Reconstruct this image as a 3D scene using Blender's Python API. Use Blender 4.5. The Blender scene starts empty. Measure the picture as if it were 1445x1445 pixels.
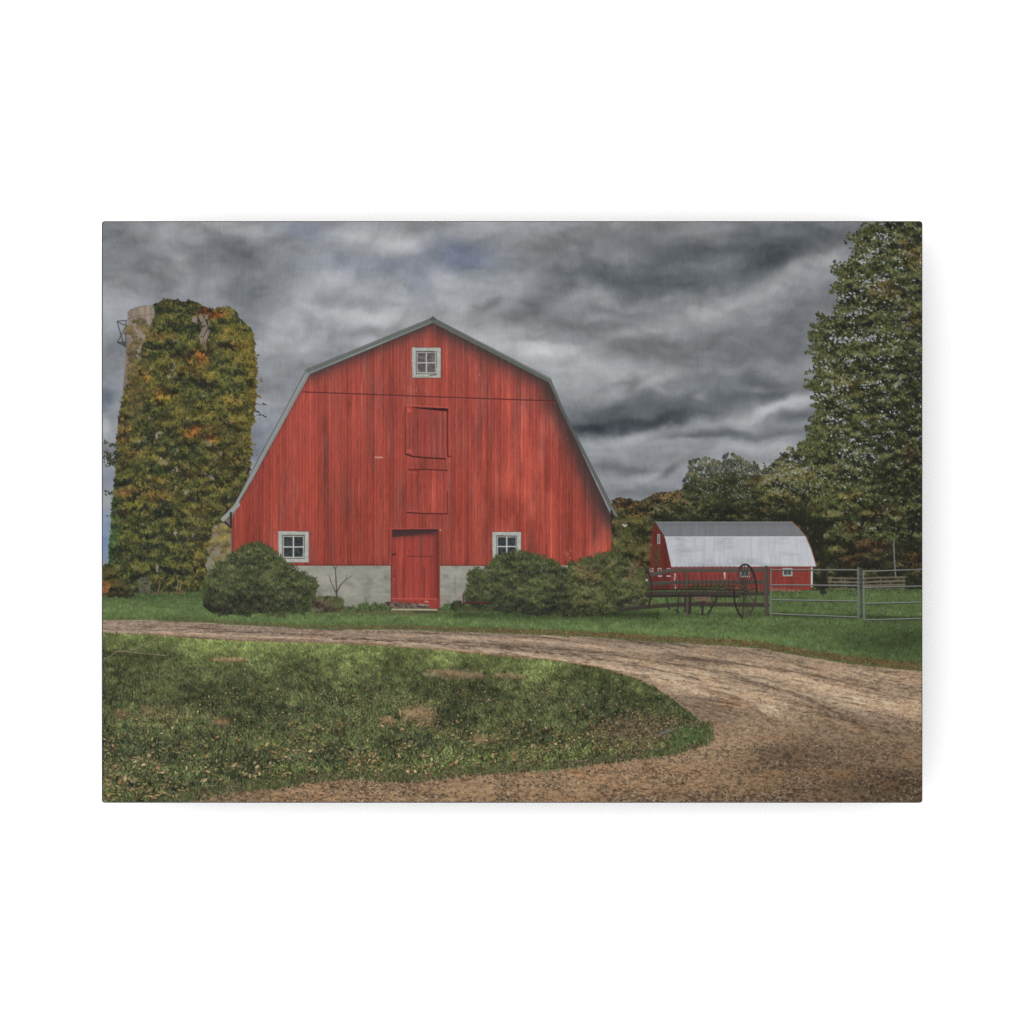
# A framed-size photo panel: the thing in the photograph is a FLAT printed picture board hanging on a
# white wall.  The picture on it is printed ink, so it is made here as flat colour on the board's face,
# computed procedurally (numpy noise, polygons and leaf-shaped strokes; no image is loaded).
import math, time
import numpy as np

S = 2                                   # picture is computed at twice the density of the print grid
X0, Y0, PW, PH = 144.0, 312.5, 1157, 820
W2, H2 = PW*S, PH*S
C = np.zeros((H2, W2, 3), np.float32)
ID = np.zeros((H2, W2), np.int16)
RG = np.random.RandomState(7)
TBL = [np.random.RandomState(100+i).rand(256, 256).astype(np.float32) for i in range(24)]
NAMES = {}
def nid(key):
    if key not in NAMES: NAMES[key] = len(NAMES)+1
    return NAMES[key]

def vn(x, y, k=0):
    x = np.asarray(x, np.float32); y = np.asarray(y, np.float32)
    xi = np.floor(x); yi = np.floor(y)
    fx = x-xi; fy = y-yi
    fx = fx*fx*(3-2*fx); fy = fy*fy*(3-2*fy)
    xi = xi.astype(np.int32) & 255; yi = yi.astype(np.int32) & 255
    T = TBL[k % 24]; x1 = (xi+1) & 255; y1 = (yi+1) & 255
    return (T[yi, xi]*(1-fx)+T[yi, x1]*fx)*(1-fy)+(T[y1, xi]*(1-fx)+T[y1, x1]*fx)*fy

def fbm(x, y, k=0, o=4, g=.5):
    a = 1.; s = 0.; t = 0.
    for i in range(o):
        s = s+a*vn(x*2**i+i*17.3, y*2**i+i*9.1, k+i); t += a; a *= g
    return s/t

def box(x0, y0, x1, y1):
    a = max(0, int(math.floor((x0-X0)*S))); b = min(W2, int(math.ceil((x1-X0)*S)))
    c = max(0, int(math.floor((y0-Y0)*S))); d = min(H2, int(math.ceil((y1-Y0)*S)))
    b = max(b, a+1); d = max(d, c+1)
    X = (np.arange(a, b, dtype=np.float32)+.5)/S+X0
    Y = (np.arange(c, d, dtype=np.float32)+.5)/S+Y0
    X, Y = np.meshgrid(X, Y)
    return (slice(c, d), slice(a, b)), X, Y

def put(sl, a, col, i=0):
    a = np.clip(a, 0, 1).astype(np.float32)
    col = np.asarray(col, np.float32)
    C[sl] = C[sl]*(1-a[..., None])+col*a[..., None]
    if i: ID[sl][a > .5] = i

def mul(sl, m):
    C[sl] *= np.asarray(m, np.float32)[..., None]

def inpoly(X, Y, P):
    m = np.zeros(X.shape, bool)
    n = len(P)
    for k in range(n):
        xa, ya = P[k]; xb, yb = P[(k+1) % n]
        if ya == yb: continue
        c = ((Y > ya) != (Y > yb)) & (X < (xb-xa)*(Y-ya)/(yb-ya)+xa)
        m ^= c
    return m

def bb(P, p=0):
    xs = [q[0] for q in P]; ys = [q[1] for q in P]
    return min(xs)-p, min(ys)-p, max(xs)+p, max(ys)+p

def poly(P, col, i=0, a=1., nz=0):
    sl, X, Y = box(*bb(P))
    m = inpoly(X, Y, P)*a
    c = np.asarray(col, np.float32)
    if nz: c = c+(fbm(X/3, Y/3, 5, 3)-.5)[..., None]*nz
    put(sl, m, c, i)

def line(P, w, col, i=0, a=1., soft=.5, w1=None):
    if w1 is None: w1 = w
    wm = max(w, w1)
    sl, X, Y = box(*bb(P, wm+soft+1))
    al = np.zeros(X.shape, np.float32); n = len(P)-1
    for k in range(n):
        xa, ya = P[k]; xb, yb = P[k+1]
        dx, dy = xb-xa, yb-ya; L = dx*dx+dy*dy+1e-9
        t = np.clip(((X-xa)*dx+(Y-ya)*dy)/L, 0, 1)
        d = np.hypot(X-xa-t*dx, Y-ya-t*dy)
        ww = w+(w1-w)*(k+t)/n
        al = np.maximum(al, np.clip((ww/2-d)/soft+.5, 0, 1))
    put(sl, al*a, col, i)

def spline(P, n=10):
    out = []; P = [P[0]]+list(P)+[P[-1]]
    for k in range(1, len(P)-2):
        p0, p1, p2, p3 = map(np.array, (P[k-1], P[k], P[k+1], P[k+2]))
        for t in np.linspace(0, 1, n, endpoint=False):
            q = .5*((2*p1)+(-p0+p2)*t+(2*p0-5*p1+4*p2-p3)*t*t+(-p0+3*p1-3*p2+p3)*t**3)
            out.append((float(q[0]), float(q[1])))
    out.append(tuple(map(float, P[-2])))
    return out

def blur(a, r):
    r = int(r)
    if r < 1: return a
    for ax in (0, 1):
        for _ in range(2):
            p = [(0, 0)]*a.ndim; p[ax] = (r+1, r)
            c = np.cumsum(np.pad(a, p, mode='edge'), axis=ax, dtype=np.float64)
            n = a.shape[ax]
            hi = np.take(c, np.arange(2*r+1, 2*r+1+n), axis=ax); lo = np.take(c, np.arange(0, n), axis=ax)
            a = ((hi-lo)/(2*r+1)).astype(np.float32)
    return a

def splat(x, y, L, Wd, ang, col, i=0, alpha=1., clip=None):
    """leaf or blade shaped marks; half length L, half width Wd (picture units); later ones on top"""
    n = len(x)
    if n == 0: return
    L = np.broadcast_to(np.asarray(L, np.float32), (n,)); Wd = np.broadcast_to(np.asarray(Wd, np.float32), (n,))
    ang = np.broadcast_to(np.asarray(ang, np.float32), (n,))
    px = (np.asarray(x)-X0)*S; py = (np.asarray(y)-Y0)*S
    best = np.full(H2*W2, -1, np.int32)
    cs, sn = np.cos(ang), np.sin(ang)
    ext = np.maximum(L, Wd)*S
    for lo, hi in ((0, 3), (3, 6), (6, 10), (10, 18), (18, 40)):
        g = np.where((ext > lo) & (ext <= hi))[0]
        if len(g) == 0: continue
        R = int(math.ceil(ext[g].max()))
        bx = np.floor(px[g]).astype(np.int32); by = np.floor(py[g]).astype(np.int32)
        for dy in range(-R, R+1):
            for dx in range(-R, R+1):
                if dx*dx+dy*dy > (R+1)**2: continue
                qx = bx+dx; qy = by+dy
                ex = qx+.5-px[g]; ey = qy+.5-py[g]
                u = (ex*cs[g]+ey*sn[g])/(L[g]*S); v = (-ex*sn[g]+ey*cs[g])/(Wd[g]*S)
                ok = (np.abs(v) < (1-u*u)) & (np.abs(u) < 1) & (qx >= 0) & (qx < W2) & (qy >= 0) & (qy < H2)
                if not ok.any(): continue
                q = qy[ok]*W2+qx[ok]; gi = g[ok]
                k = gi > best[q]
                best[q[k]] = gi[k]
    best = best.reshape(H2, W2)
    m = best >= 0
    if clip is not None: m &= clip
    b = best[m]
    al = np.broadcast_to(np.asarray(alpha, np.float32), (n,))[b][:, None]
    C[m] = C[m]*(1-al)+np.asarray(col, np.float32)[b]*al
    if i: ID[m] = i

def pick(r, pal):
    """r in 0..1 -> palette interpolation"""
    pal = np.asarray(pal, np.float32); t = np.clip(r, 0, .9999)*(len(pal)-1)
    k = t.astype(np.int32); f = (t-k)[:, None]
    return pal[k]*(1-f)+pal[k+1]*f

def foliage(P, n, L, pal, i, seed=0, sc=14., base=(45, 50, 38), rough=.5, br=4, k=2.2, gap=0., ang=(0, 6.28),
            asp=.5, spots=(), droop=0., light=None, fill=1., gsc=9., hz=1.6, jit=18, filla=1., big=0.):
    """a mass of leaves inside outline P, lit from above by clumps, with a ragged edge and optional gaps"""
    rg = np.random.RandomState(seed+11)
    pad = 14
    sl, X, Y = box(*[a+b for a, b in zip(bb(P), (-pad, -pad, pad, pad))])
    m = blur(inpoly(X, Y, P).astype(np.float32), br*S)
    nz = fbm(X/7+seed, Y/7, seed, 3)
    f = m+(nz-.5)*rough*(1-np.abs(m-.5)*.6)+(fbm(X/17+seed, Y/9, seed+2, 2)-.5)*big*(m > .08)
    gp = fbm(X/gsc+seed*3, Y/gsc, seed+4, 3)
    solid = (f > .56) & (gp > gap)
    n1 = fbm(X/(sc*hz)+seed, Y/sc, seed+8, 4)
    if fill:
        sh = np.clip(.8+.9*(n1-.5), .4, 1.3)[..., None]
        put(sl, solid*filla, np.asarray(base, np.float32)*sh, i)
    x0, y0, x1, y1 = bb(P, 8)
    x = rg.uniform(x0, x1, n*3); y = rg.uniform(y0, y1, n*3)
    ix = np.clip(((x-X0)*S).astype(int)-sl[1].start, 0, X.shape[1]-1); iy = np.clip(((y-Y0)*S).astype(int)-sl[0].start, 0, X.shape[0]-1)
    th = .47+.1*rg.rand(len(x))
    ok = (f[iy, ix] > th) & (gp[iy, ix] > gap-.03*rg.rand(len(x)))
    x, y, ix, iy = x[ok][:n], y[ok][:n], ix[ok][:n], iy[ok][:n]
    d = max(1., sc*.28)
    up = fbm(x/(sc*hz)+seed, (y-d)/sc, seed+8, 4); dn = fbm(x/(sc*hz)+seed, (y+d)/sc, seed+8, 4)
    l = .46+k*(dn-up)+.9*(fbm(x/(sc*3)+seed, y/(sc*2.4), seed+3, 3)-.5)+rg.normal(0, .16, len(x))
    if light is not None: l = l+light(x, y)
    # lower marks first, brighter last: gives depth inside clumps
    o = np.argsort(l+rg.normal(0, .25, len(x)))
    x, y, l = x[o], y[o], l[o]
    col = pick(l, pal)
    for (sx, sy, rx, ry, cc, st) in spots:
        a = st*np.exp(-(((x-sx)/rx)**2+((y-sy)/ry)**2))*(rg.rand(len(x)) < .85)
        col = col*(1-a[:, None])+np.asarray(cc, np.float32)*(.45+.75*np.clip(l, 0, 1))[:, None]*a[:, None]
    col = col+rg.normal(0, jit*.35, (len(x), 1))+rg.normal(0, jit*.18, (len(x), 3))
    LL = L*1.15*rg.uniform(.55, 1.3, len(x))
    an = rg.uniform(ang[0], ang[1], len(x))
    splat(x, y, LL, LL*asp*rg.uniform(.7, 1.2, len(x)), an, np.clip(col, 8, 235), i, rg.uniform(.6, .95, len(x)))

def gcoord(X, Y):
    h = np.maximum(Y-785., 6.)
    return (X-640)/h, np.log(h)

# ------------------------------------------------------------------ sky
def paint_sky():
    sl, X, Y = box(143, 312, 1302, 870)
    wx = X+30*(fbm(X/80, Y/60, 1, 3)-.5)+9*(fbm(X/20, Y/17, 9, 3)-.5); wy = Y+22*(fbm(X/80+5, Y/60, 3, 3)-.5)+9*(fbm(X/20, Y/17, 6, 3)-.5)
    V = np.zeros(X.shape+(3,), np.float32); V[:] = (134, 137, 141)
    B = (0, 0, 0)
    T = [ # x, y, rx, ry, angle, colour, strength
     (700, 330, 700, 40, 0, 136, .6), (640, 470, 200, 60, 0, 160, .8), (1000, 500, 260, 90, 0, 122, .7),
     (150, 325, 75, 22, 0, 106, .8), (255, 328, 60, 13, 0, 152, .8), (335, 320, 45, 11, 8, 156, .8),
     (185, 378, 80, 28, -5, 106, .85), (262, 374, 60, 26, -10, 120, .7), (330, 350, 70, 22, 0, 118, .6), (258, 366, 14, 11, 0, 146, .6),
     (345, 362, 70, 20, 30, 110, .75), (303, 399, 26, 12, -15, 152, .75), (352, 412, 50, 26, 10, 104, .8), (240, 405, 50, 14, 0, 126, .6),
     (158, 425, 40, 40, 0, 140, .7), (410, 370, 40, 16, -30, 132, .6),
     (438, 330, 36, 15, 20, (120, 124, 138), .8), (495, 335, 55, 17, -5, 158, .8), (575, 345, 52, 17, 6, 170, .9), (610, 318, 50, 8, 0, 132, .6),
     (480, 378, 60, 13, 4, (126, 130, 139), .8), (600, 392, 26, 32, 10, (124, 128, 138), .8), (540, 375, 50, 9, 0, (134, 138, 150), .6),
     (450, 400, 55, 16, -14, 160, .8), (520, 420, 60, 10, 0, 148, .7), (505, 446, 80, 12, 8, 174, .8), (395, 470, 40, 22, -15, 166, .8),
     (455, 478, 50, 12, 4, 148, .6), (540, 468, 30, 9, -6, 132, .8), (390, 515, 60, 14, 6, 136, .8), (395, 492, 50, 8, 0, 160, .7),
     (384, 548, 34, 22, 0, 122, .85), (372, 600, 26, 18, 0, (136, 139, 146), .7), (380, 575, 20, 8, 0, 140, .5), (365, 640, 14, 30, 0, (122, 126, 136), .8),
     (150, 500, 24, 28, 0, 118, .6), (150, 560, 18, 20, 0, (108, 113, 122), .85), (150, 605, 20, 16, 0, 162, .85), (150, 640, 18, 12, 0, 122, .8),
     (150, 680, 20, 20, 0, (120, 124, 136), .8), (150, 715, 20, 10, 0, 152, .7), (150, 765, 20, 26, 0, (116, 134, 158), .85), (149, 735, 12, 7, 0, (120, 130, 145), .8),
     (635, 395, 34, 20, 8, 168, .85), (655, 352, 40, 20, 0, (120, 125, 140), .8), (690, 322, 44, 12, 0, 156, .75), (600, 445, 40, 16, 10, 150, .6),
     (672, 368, 44, 16, 6, (118, 124, 138), .8), (700, 405, 50, 20, -8, 150, .7), (686, 434, 24, 7, -24, 112, .85), (655, 440, 30, 12, 0, 155, .7),
     (720, 466, 44, 12, 10, 166, .8),
     (760, 345, 60, 24, 0, 142, .7), (905, 350, 150, 26, 2, 108, .8), (870, 385, 120, 20, 4, 96, .85), (945, 402, 80, 20, -4, 86, .9),
     (1040, 350, 110, 36, -12, 96, .85), (1095, 368, 56, 22, -32, 84, .85), (900, 323, 90, 10, 0, 122, .8), (985, 330, 34, 12, 10, 134, .8),
     (1170, 335, 60, 26, -20, 100, .8), (1130, 322, 50, 10, 0, 96, .7),
     (800, 398, 40, 12, -20, 106, .8), (752, 430, 44, 22, -32, 104, .85), (800, 458, 90, 12, 0, 112, .8), (765, 478, 50, 9, 0, 116, .7),
     (838, 420, 34, 12, 4, 144, .85), (870, 440, 50, 8, 14, 118, .6), (835, 447, 30, 6, -10, 138, .6),
     (900, 470, 80, 8, -14, 150, .85), (1005, 444, 80, 15, -10, 152, .85), (1010, 425, 60, 8, 0, 130, .5), (1090, 400, 70, 12, -34, 152, .9), (1165, 360, 34, 12, -38, 148, .8),
     (1125, 455, 50, 32, -40, 104, .8), (1165, 430, 30, 20, -30, 128, .6), (900, 495, 50, 14, 10, 112, .8), (960, 488, 110, 14, -6, 118, .75), (1040, 500, 90, 16, -10, 108, .8),
     (770, 496, 60, 16, 4, 176, .9), (830, 522, 80, 15, 2, 170, .9), (800, 545, 40, 14, 0, 160, .8), (860, 552, 60, 12, -14, 152, .7), (1150, 520, 40, 20, -20, 140, .7),
     (880, 582, 90, 16, -8, 92, .9), (975, 568, 100, 16, -8, 92, .9), (850, 602, 70, 9, -4, 72, .95), (935, 590, 60, 9, -12, 78, .85), (1010, 540, 100, 14, -2, 104, .8), (910, 552, 30, 12, 10, 100, .8),
     (1070, 556, 56, 13, -4, 90, .9), (918, 538, 34, 9, -24, 158, .7), (926, 549, 16, 5, 24, 146, .5), (988, 559, 8, 6, 0, 138, .5), (1071, 551, 10, 5, -20, 138, .5),
     (1100, 548, 60, 5, -6, 128, .4), (1020, 594, 80, 6, -14, 150, .9), (1085, 578, 50, 8, -22, 164, .9), (1060, 598, 40, 7, 0, 140, .7), (1150, 560, 30, 8, -20, 158, .7),
     (1005, 612, 70, 8, -4, 92, .9), (1120, 590, 44, 10, -12, 100, .85), (1080, 612, 60, 5, 2, 104, .8), (870, 620, 70, 7, -8, 152, .85), (960, 622, 60, 5, -4, 146, .8),
     (1090, 634, 90, 11, 0, 154, .85), (850, 640, 40, 8, 0, 142, .7), (940, 646, 80, 9, 0, 126, .8), (890, 660, 60, 8, 4, 112, .85), (925, 676, 40, 8, -8, 158, .8), (958, 664, 26, 6, -28, 100, .9),
     (880, 684, 60, 5, 0, 142, .7), (900, 697, 70, 6, 0, 120, .7), (1010, 655, 60, 9, 0, 140, .6), (1060, 660, 100, 12, 0, 150, .5),
    ]
    for (x, y, rx, ry, an, v, st) in T:
        c, s = math.cos(math.radians(an)), math.sin(math.radians(an))
        R = max(rx, ry)*1.9+26
        a0 = max(0, int((x-R-X0)*S)); a1 = min(X.shape[1], int((x+R-X0)*S)); b0 = max(0, int((y-R*.9-Y0)*S)); b1 = min(X.shape[0], int((y+R*.9-Y0)*S))
        if a1 <= a0 or b1 <= b0: continue
        q = (slice(b0, b1), slice(a0, a1))
        dx = wx[q]-x; dy = wy[q]-y
        d = ((dx*c+dy*s)/rx)**2+((-dx*s+dy*c)/ry)**2
        a = st*np.exp(-.9*d**1.15)
        if not isinstance(v, tuple): v = (v-1.5, v, v+2.2)
        V[q] = V[q]*(1-a[..., None])+np.asarray(v, np.float32)*a[..., None]
    det = fbm((wx+wy*.5)/52, (wy-wx*.1)/27, 12, 4, .5)-.5
    fine = fbm(wx/17, wy/11, 15, 3, .5)-.5
    V = (V-128)*1.34+136; V += np.clip(128-V[..., 1:2], 0, 50)*np.array((-.07, .02, .05), np.float32)
    V += (det*40+fine*15)[..., None]*np.array((1, 1, 1.04), np.float32)
    V += ((fbm(wx/120, wy/60, 20, 3)-.5)*26)[..., None]
    bil = 0.
    for s_, w_ in ((1, .62), (2.1, .38)): bil = bil+w_*np.abs(2*vn((wx+wy*.35)*s_/44, (wy-wx*.12)*s_/25, int(s_*3))-1)
    V += ((bil-.4)*22)[..., None]
    put(sl, np.ones(X.shape), V, nid('sky'))
SKYC = (168, 171, 176)
# ------------------------------------------------------------------ ground
FAR = [(144, 876), (175, 875), (212, 875.7), (285, 879.4), (347, 882.5), (440, 888), (512, 889), (575, 889.5), (637, 892), (730, 895), (845, 900.5), (928, 906.8), (1020, 912), (1072, 915.5), (1135, 927), (1197, 937), (1250, 943), (1301, 948)]
ISL = [(144, 893.6), (223, 897), (285, 902.8), (348, 905.4), (440, 908), (492, 909.5), (575, 914.7), (637, 920), (730, 929), (782, 933.4), (844, 942.5), (886, 955), (925, 971), (950, 989), (975, 1008), (994, 1026), (1000, 1038), (994, 1049), (975, 1056), (946, 1064), (905, 1069), (865, 1074), (803, 1083), (720, 1089), (679, 1090), (620, 1098), (575, 1102), (530, 1099), (492, 1097), (430, 1104), (389, 1112), (345, 1115), (306, 1121), (262, 1130), (240, 1140), (140, 1140)]

def curve_y(P, x): return np.interp(x, [p[0] for p in P], [p[1] for p in P])

def paint_lawn():
    sl, X, Y = box(143, 812, 1302, 960)
    m = (Y > 836+4*(fbm(X/30, Y*0, 2, 2)-.5)) | ((X > 900) & (Y > 815+10*np.clip((1090-X)/200, 0, 1)))
    n = fbm(X/40, Y/5, 3, 4)[..., None]; n2 = fbm(X/5, Y/2.2, 4, 3)[..., None]
    ye = curve_y(FAR, X)
    g = np.array((84, 100, 62), np.float32)*(1+.26*(n-.5)+.22*(n2-.5))
    put(sl, m, g, nid('far_lawn'))
    # brighter turf band near the lane, darker strips beside the bushes and the gates
    t = np.exp(-((Y-(ye-14))/8.)**2)*.14*np.clip(1-(X-1080)/180, 0, 1)
    C[sl] *= (1+t*m)[..., None]
    t = np.exp(-((X-1270)/90)**2-((Y-905)/22)**2)*.30+np.exp(-((Y-868)/4)**2)*.35*(X > 800)*(X < 1080)*.5+np.exp(-((Y-867-(X-1080)*.03)/3.2)**2)*.33*(X > 1080)
    t = t+np.exp(-((X-200)/60)**2-((Y-840)/6)**2)*.3+np.exp(-((Y-868)/6)**2)*.28*(X > 640)*(X < 930)
    C[sl] *= (1-np.clip(t, 0, .6)*m)[..., None]
    rg = np.random.RandomState(3); n = 42000
    x = rg.uniform(144, 1301, n); y = rg.uniform(817, 952, n); ye = curve_y(FAR, x)
    ok = (y < ye-1+rg.normal(0, 1, n)) & ((y > 842) | (x > 905)); x, y = x[ok], y[ok]; o = np.argsort(y); x, y = x[o], y[o]
    ix = np.clip(((x-X0)*S).astype(int), 0, W2-1); iy = np.clip(((y-Y0)*S).astype(int), 0, H2-1)
    base = C[iy, ix]
    w = fbm(x/9, y/3, 6, 3)
    c = base*(1+rg.normal(0, .12, len(x))+(w-.5)*.5)[:, None]+rg.normal(0, 4, (len(x), 3))
    splat(x, y, rg.uniform(1., 2.4, len(x))*(1+(y-850)/120), .5, rg.normal(1.57, .3, len(x)), np.clip(c, 15, 200), nid('far_lawn'))

def paint_road():
    sl, X, Y = box(143, 868, 1302, 1134)
    jf = 1.*(fbm(X/14, Y/3, 8, 3)-.5)
    m = Y > curve_y(FAR, X)+jf*2
    gx, gz = gcoord(X, Y)
    n2 = fbm(X/16, Y/3.2, 3, 5, .6)
    far = np.clip((Y-880)/60, 0, 1)[..., None]; low = np.clip((Y-985)/110, 0, 1)[..., None]; right = np.clip((X-980)/240, 0, 1)[..., None]
    c = np.array((143, 126, 111), np.float32)*(1-far)+np.array((150, 130, 109), np.float32)*far
    c = c*(1-low)+(np.array((136, 112, 87), np.float32)*(1-right)+np.array((110, 91, 71), np.float32)*right)*low
    lt = np.zeros(X.shape, np.float32)
    for P, w, a in TRACKS:
        sp = spline(P, 6); d = np.full(X.shape, 1e9, np.float32)
        for k in range(len(sp)-1):
            xa, ya = sp[k]; xb, yb = sp[k+1]; ym = (ya+yb)/2; sc = max(.12, (ym-865)/110)
            xl, xh = min(xa, xb)-w*4, max(xa, xb)+w*4
            q = (slice(max(0, int((min(ya, yb)-w*3*sc-868)*S)), max(1, int((max(ya, yb)+w*3*sc-868)*S))), slice(max(0, int((xl-X0)*S)), max(1, int((xh-X0)*S))))
            XX, YY = X[q], Y[q]
            dx, dy = xb-xa, yb-ya; t = np.clip(((XX-xa)*dx+(YY-ya)*dy)/(dx*dx+dy*dy+1e-6), 0, 1)
            d[q] = np.minimum(d[q], np.hypot((XX-xa-t*dx)/2.2, YY-ya-t*dy)/(w*sc))
        lt += a*np.exp(-d*d)*(.55+.9*n2)
    sc = np.clip((Y-845)/200, .3, 1.25)
    yc = np.interp(X, [144, 350, 500, 640, 760, 880, 980, 1080, 1180, 1301], [884, 893, 898, 905, 915, 928, 944, 962, 986, 1010])
    vv = Y-yc*np.clip(1.4-(Y-yc)/110, 0, 1)
    s1 = np.clip((Y-890)/70, 0, 1); s2 = np.clip((Y-990)/90, 0, 1)
    def g_(ax, ay, k0, o, y=Y):
        return (fbm(X/(ax*.5), y/(ay*.45), k0, o, .65)*(1-s1)+fbm(X/ax, y/(ay*.8), k0+1, o, .65)*s1*(1-s2)+fbm(X/(ax*1.35), y/(ay*1.2), k0+2, o, .65)*s1*s2+fbm(X/ax, y/ay, k0, o, .65)*(s2*0))
    g1 = g_(3.4, 1.9, 2, 3); g2 = g_(9, 2.8, 16, 3, vv); g3 = fbm(X/34, vv/5, 18, 5, .65)
    k = 1.0+lt*.6+(1.05+.45*s2)*(g1-.5)+.42*(g2-.5)+.36*(g3-.5)
    rut = fbm(X/60, vv/2.6, 20, 3, .6); k = k-np.clip(rut-.60, 0, 1)*1.8*(1-s2)+np.clip(.4-rut, 0, 1)*.7*(1-s2)
    sp_ = np.clip(g1-.60-.16*(.5-g3), 0, 1); k = k-sp_*3.2*(.35+.65*low[..., 0]); k = k+np.clip(.34-g1, 0, 1)*1.6
    # wet, darker, redder hollows, and a road shadow printed into the lane colour
    hol = np.exp(-((X-1010)/50)**2-((Y-1003)/26)**2)*.06+np.exp(-((X-1180)/90)**2-((Y-1090)/16)**2)*.10+np.exp(-((X-1270)/60)**2-((Y-1105)/26)**2)*.12+np.exp(-((X-1110)/60)**2-((Y-1065)/18)**2)*.22+np.exp(-((X-1010)/34)**2-((Y-990)/12)**2)*.12+np.exp(-((X-900)/60)**2-((Y-908)/4)**2)*.2
    k = k-hol*(.6+.8*n2)
    c = c*k[..., None]
    red = np.clip(fbm(X/40, Y/12, 11, 3)-.5, 0, 1)[..., None]*np.array((22, 4, -8), np.float32)
    put(sl, m, np.clip(c+red, 20, 205), nid('dirt_road'))
    rg = np.random.RandomState(5); n = 60000
    y = 878+(1133-878)*rg.rand(n)**.6; x = rg.uniform(144, 1301, n)
    w = fbm(x/34, y/12, 14, 4); x0 = np.clip((x-600)/400, 0, 1)
    keep = (y > curve_y(FAR, x)+2) & (rg.rand(n) < np.clip((w-.36)*3.4, .05, 1)*np.where(y > 985, 1, .55+.0*x0)); x, y = x[keep], y[keep]; n = len(x)
    s = np.clip((y-850)/250, .22, 1.15)
    dark = rg.rand(n) < .72
    c = np.where(dark[:, None], np.array((48, 40, 33)), np.array((190, 176, 156)))+rg.normal(0, 13, (n, 1))
    al = np.where(dark, rg.uniform(.15, .75, n), rg.uniform(.1, .55, n))
    splat(x, y, s*rg.uniform(.6, 2.2, n)*1.1, s*rg.uniform(.45, 1.1, n), rg.normal(0, .35, n), np.clip(c, 20, 220), nid('dirt_road'), al)
    for P, w_, c_, a_ in (([(470, 902), (560, 905), (660, 912), (760, 921), (840, 930), (930, 946), (985, 960)], 1.3, (78, 62, 52), .6), ([(640, 906), (760, 915), (860, 924), (960, 940), (1040, 952)], 1.2, (84, 68, 56), .5), ([(560, 909), (700, 918), (800, 928), (880, 940), (960, 958), (1040, 984), (1100, 1010)], 5, (190, 174, 154), .35),
                          ([(940, 928), (1040, 938), (1140, 952), (1240, 975)], 1.6, (86, 70, 58), .5), ([(1000, 948), (1080, 962), (1160, 986), (1230, 1012)], 5, (184, 170, 152), .3), ([(1040, 958), (1110, 976), (1180, 1006), (1226, 1034)], 2.4, (84, 68, 56), .45), ([(990, 972), (1050, 992), (1090, 1020)], 3.5, (90, 70, 54), .35)):
        sp = spline(P, 8); k_ = 260; q = rg.randint(0, len(sp)-1, k_); t_ = rg.rand(k_)
        x = np.array([sp[z][0]*(1-u)+sp[z+1][0]*u for z, u in zip(q, t_)]); y = np.array([sp[z][1]*(1-u)+sp[z+1][1]*u for z, u in zip(q, t_)])+rg.normal(0, w_*.5, k_)
        an = np.array([math.atan2(sp[z+1][1]-sp[z][1], sp[z+1][0]-sp[z][0]) for z in q])+rg.normal(0, .08, k_)
        splat(x, y, rg.uniform(2, 9, k_), rg.uniform(.4, .5+w_*.3, k_), an, np.clip(np.array(c_)+rg.normal(0, 10, (k_, 1)), 0, 220), nid('dirt_road'), rg.uniform(.3, 1, k_)*a_*1.5)
    # long dark scratches and ruts along the lane
    n = 1500; x = rg.uniform(144, 1301, n); t = rg.rand(n)
    ya = curve_y(FAR, x)+2; yb = np.where(x < 950, np.interp(x, [p[0] for p in ISL[:13]], [p[1] for p in ISL[:13]]), 1030)
    y = ya+(yb-ya)*t; sl_ = np.where(x > 700, .10, .04); ok = (fbm(x/50, y/3, 7, 3) > .5); x, y, sl_ = x[ok], y[ok], sl_[ok]; n = len(x)
    splat(x, y, rg.uniform(2, 10, n), .45+.4*np.clip((y-880)/100, 0, 1), sl_+rg.normal(0, .04, n), np.clip(np.where(rg.rand(n, 1) < .66, np.array((84, 68, 56)), np.array((176, 160, 142)))+rg.normal(0, 10, (n, 1)), 0, 255), nid('dirt_road'), rg.uniform(.2, .65, n))

TRACKS = [
 ([(144, 884), (220, 880), (300, 886), (420, 893)], 4, .22), ([(144, 891), (250, 893), (350, 899), (440, 902), (560, 908), (650, 915), (740, 925), (850, 940), (930, 958), (985, 975), (1040, 990), (1090, 1000)], 7, .36),
 ([(560, 897), (700, 903), (820, 912), (930, 921), (1040, 930), (1150, 945), (1300, 962)], 7, .20),
 ([(880, 932), (960, 945), (1040, 950), (1120, 960), (1200, 985), (1300, 1000)], 10, .34), ([(940, 955), (1000, 965), (1060, 985), (1110, 1002)], 12, .34),
 ([(1060, 940), (1150, 965), (1220, 992), (1290, 1010)], 8, .25), ([(440, 896), (560, 900), (700, 915), (820, 925)], 3, -.22), ([(640, 904), (760, 912), (900, 928), (1010, 940)], 4, -.2),
 ([(430, 1125), (560, 1118), (700, 1108), (860, 1095), (980, 1075), (1060, 1040)], 12, .20), ([(1000, 1110), (1120, 1100), (1200, 1085), (1300, 1080)], 7, .22), ([(960, 1000), (1000, 1010), (1030, 1000)], 12, -.10),
 ([(960, 1128), (1100, 1124), (1300, 1122)], 10, -.12)]

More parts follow.
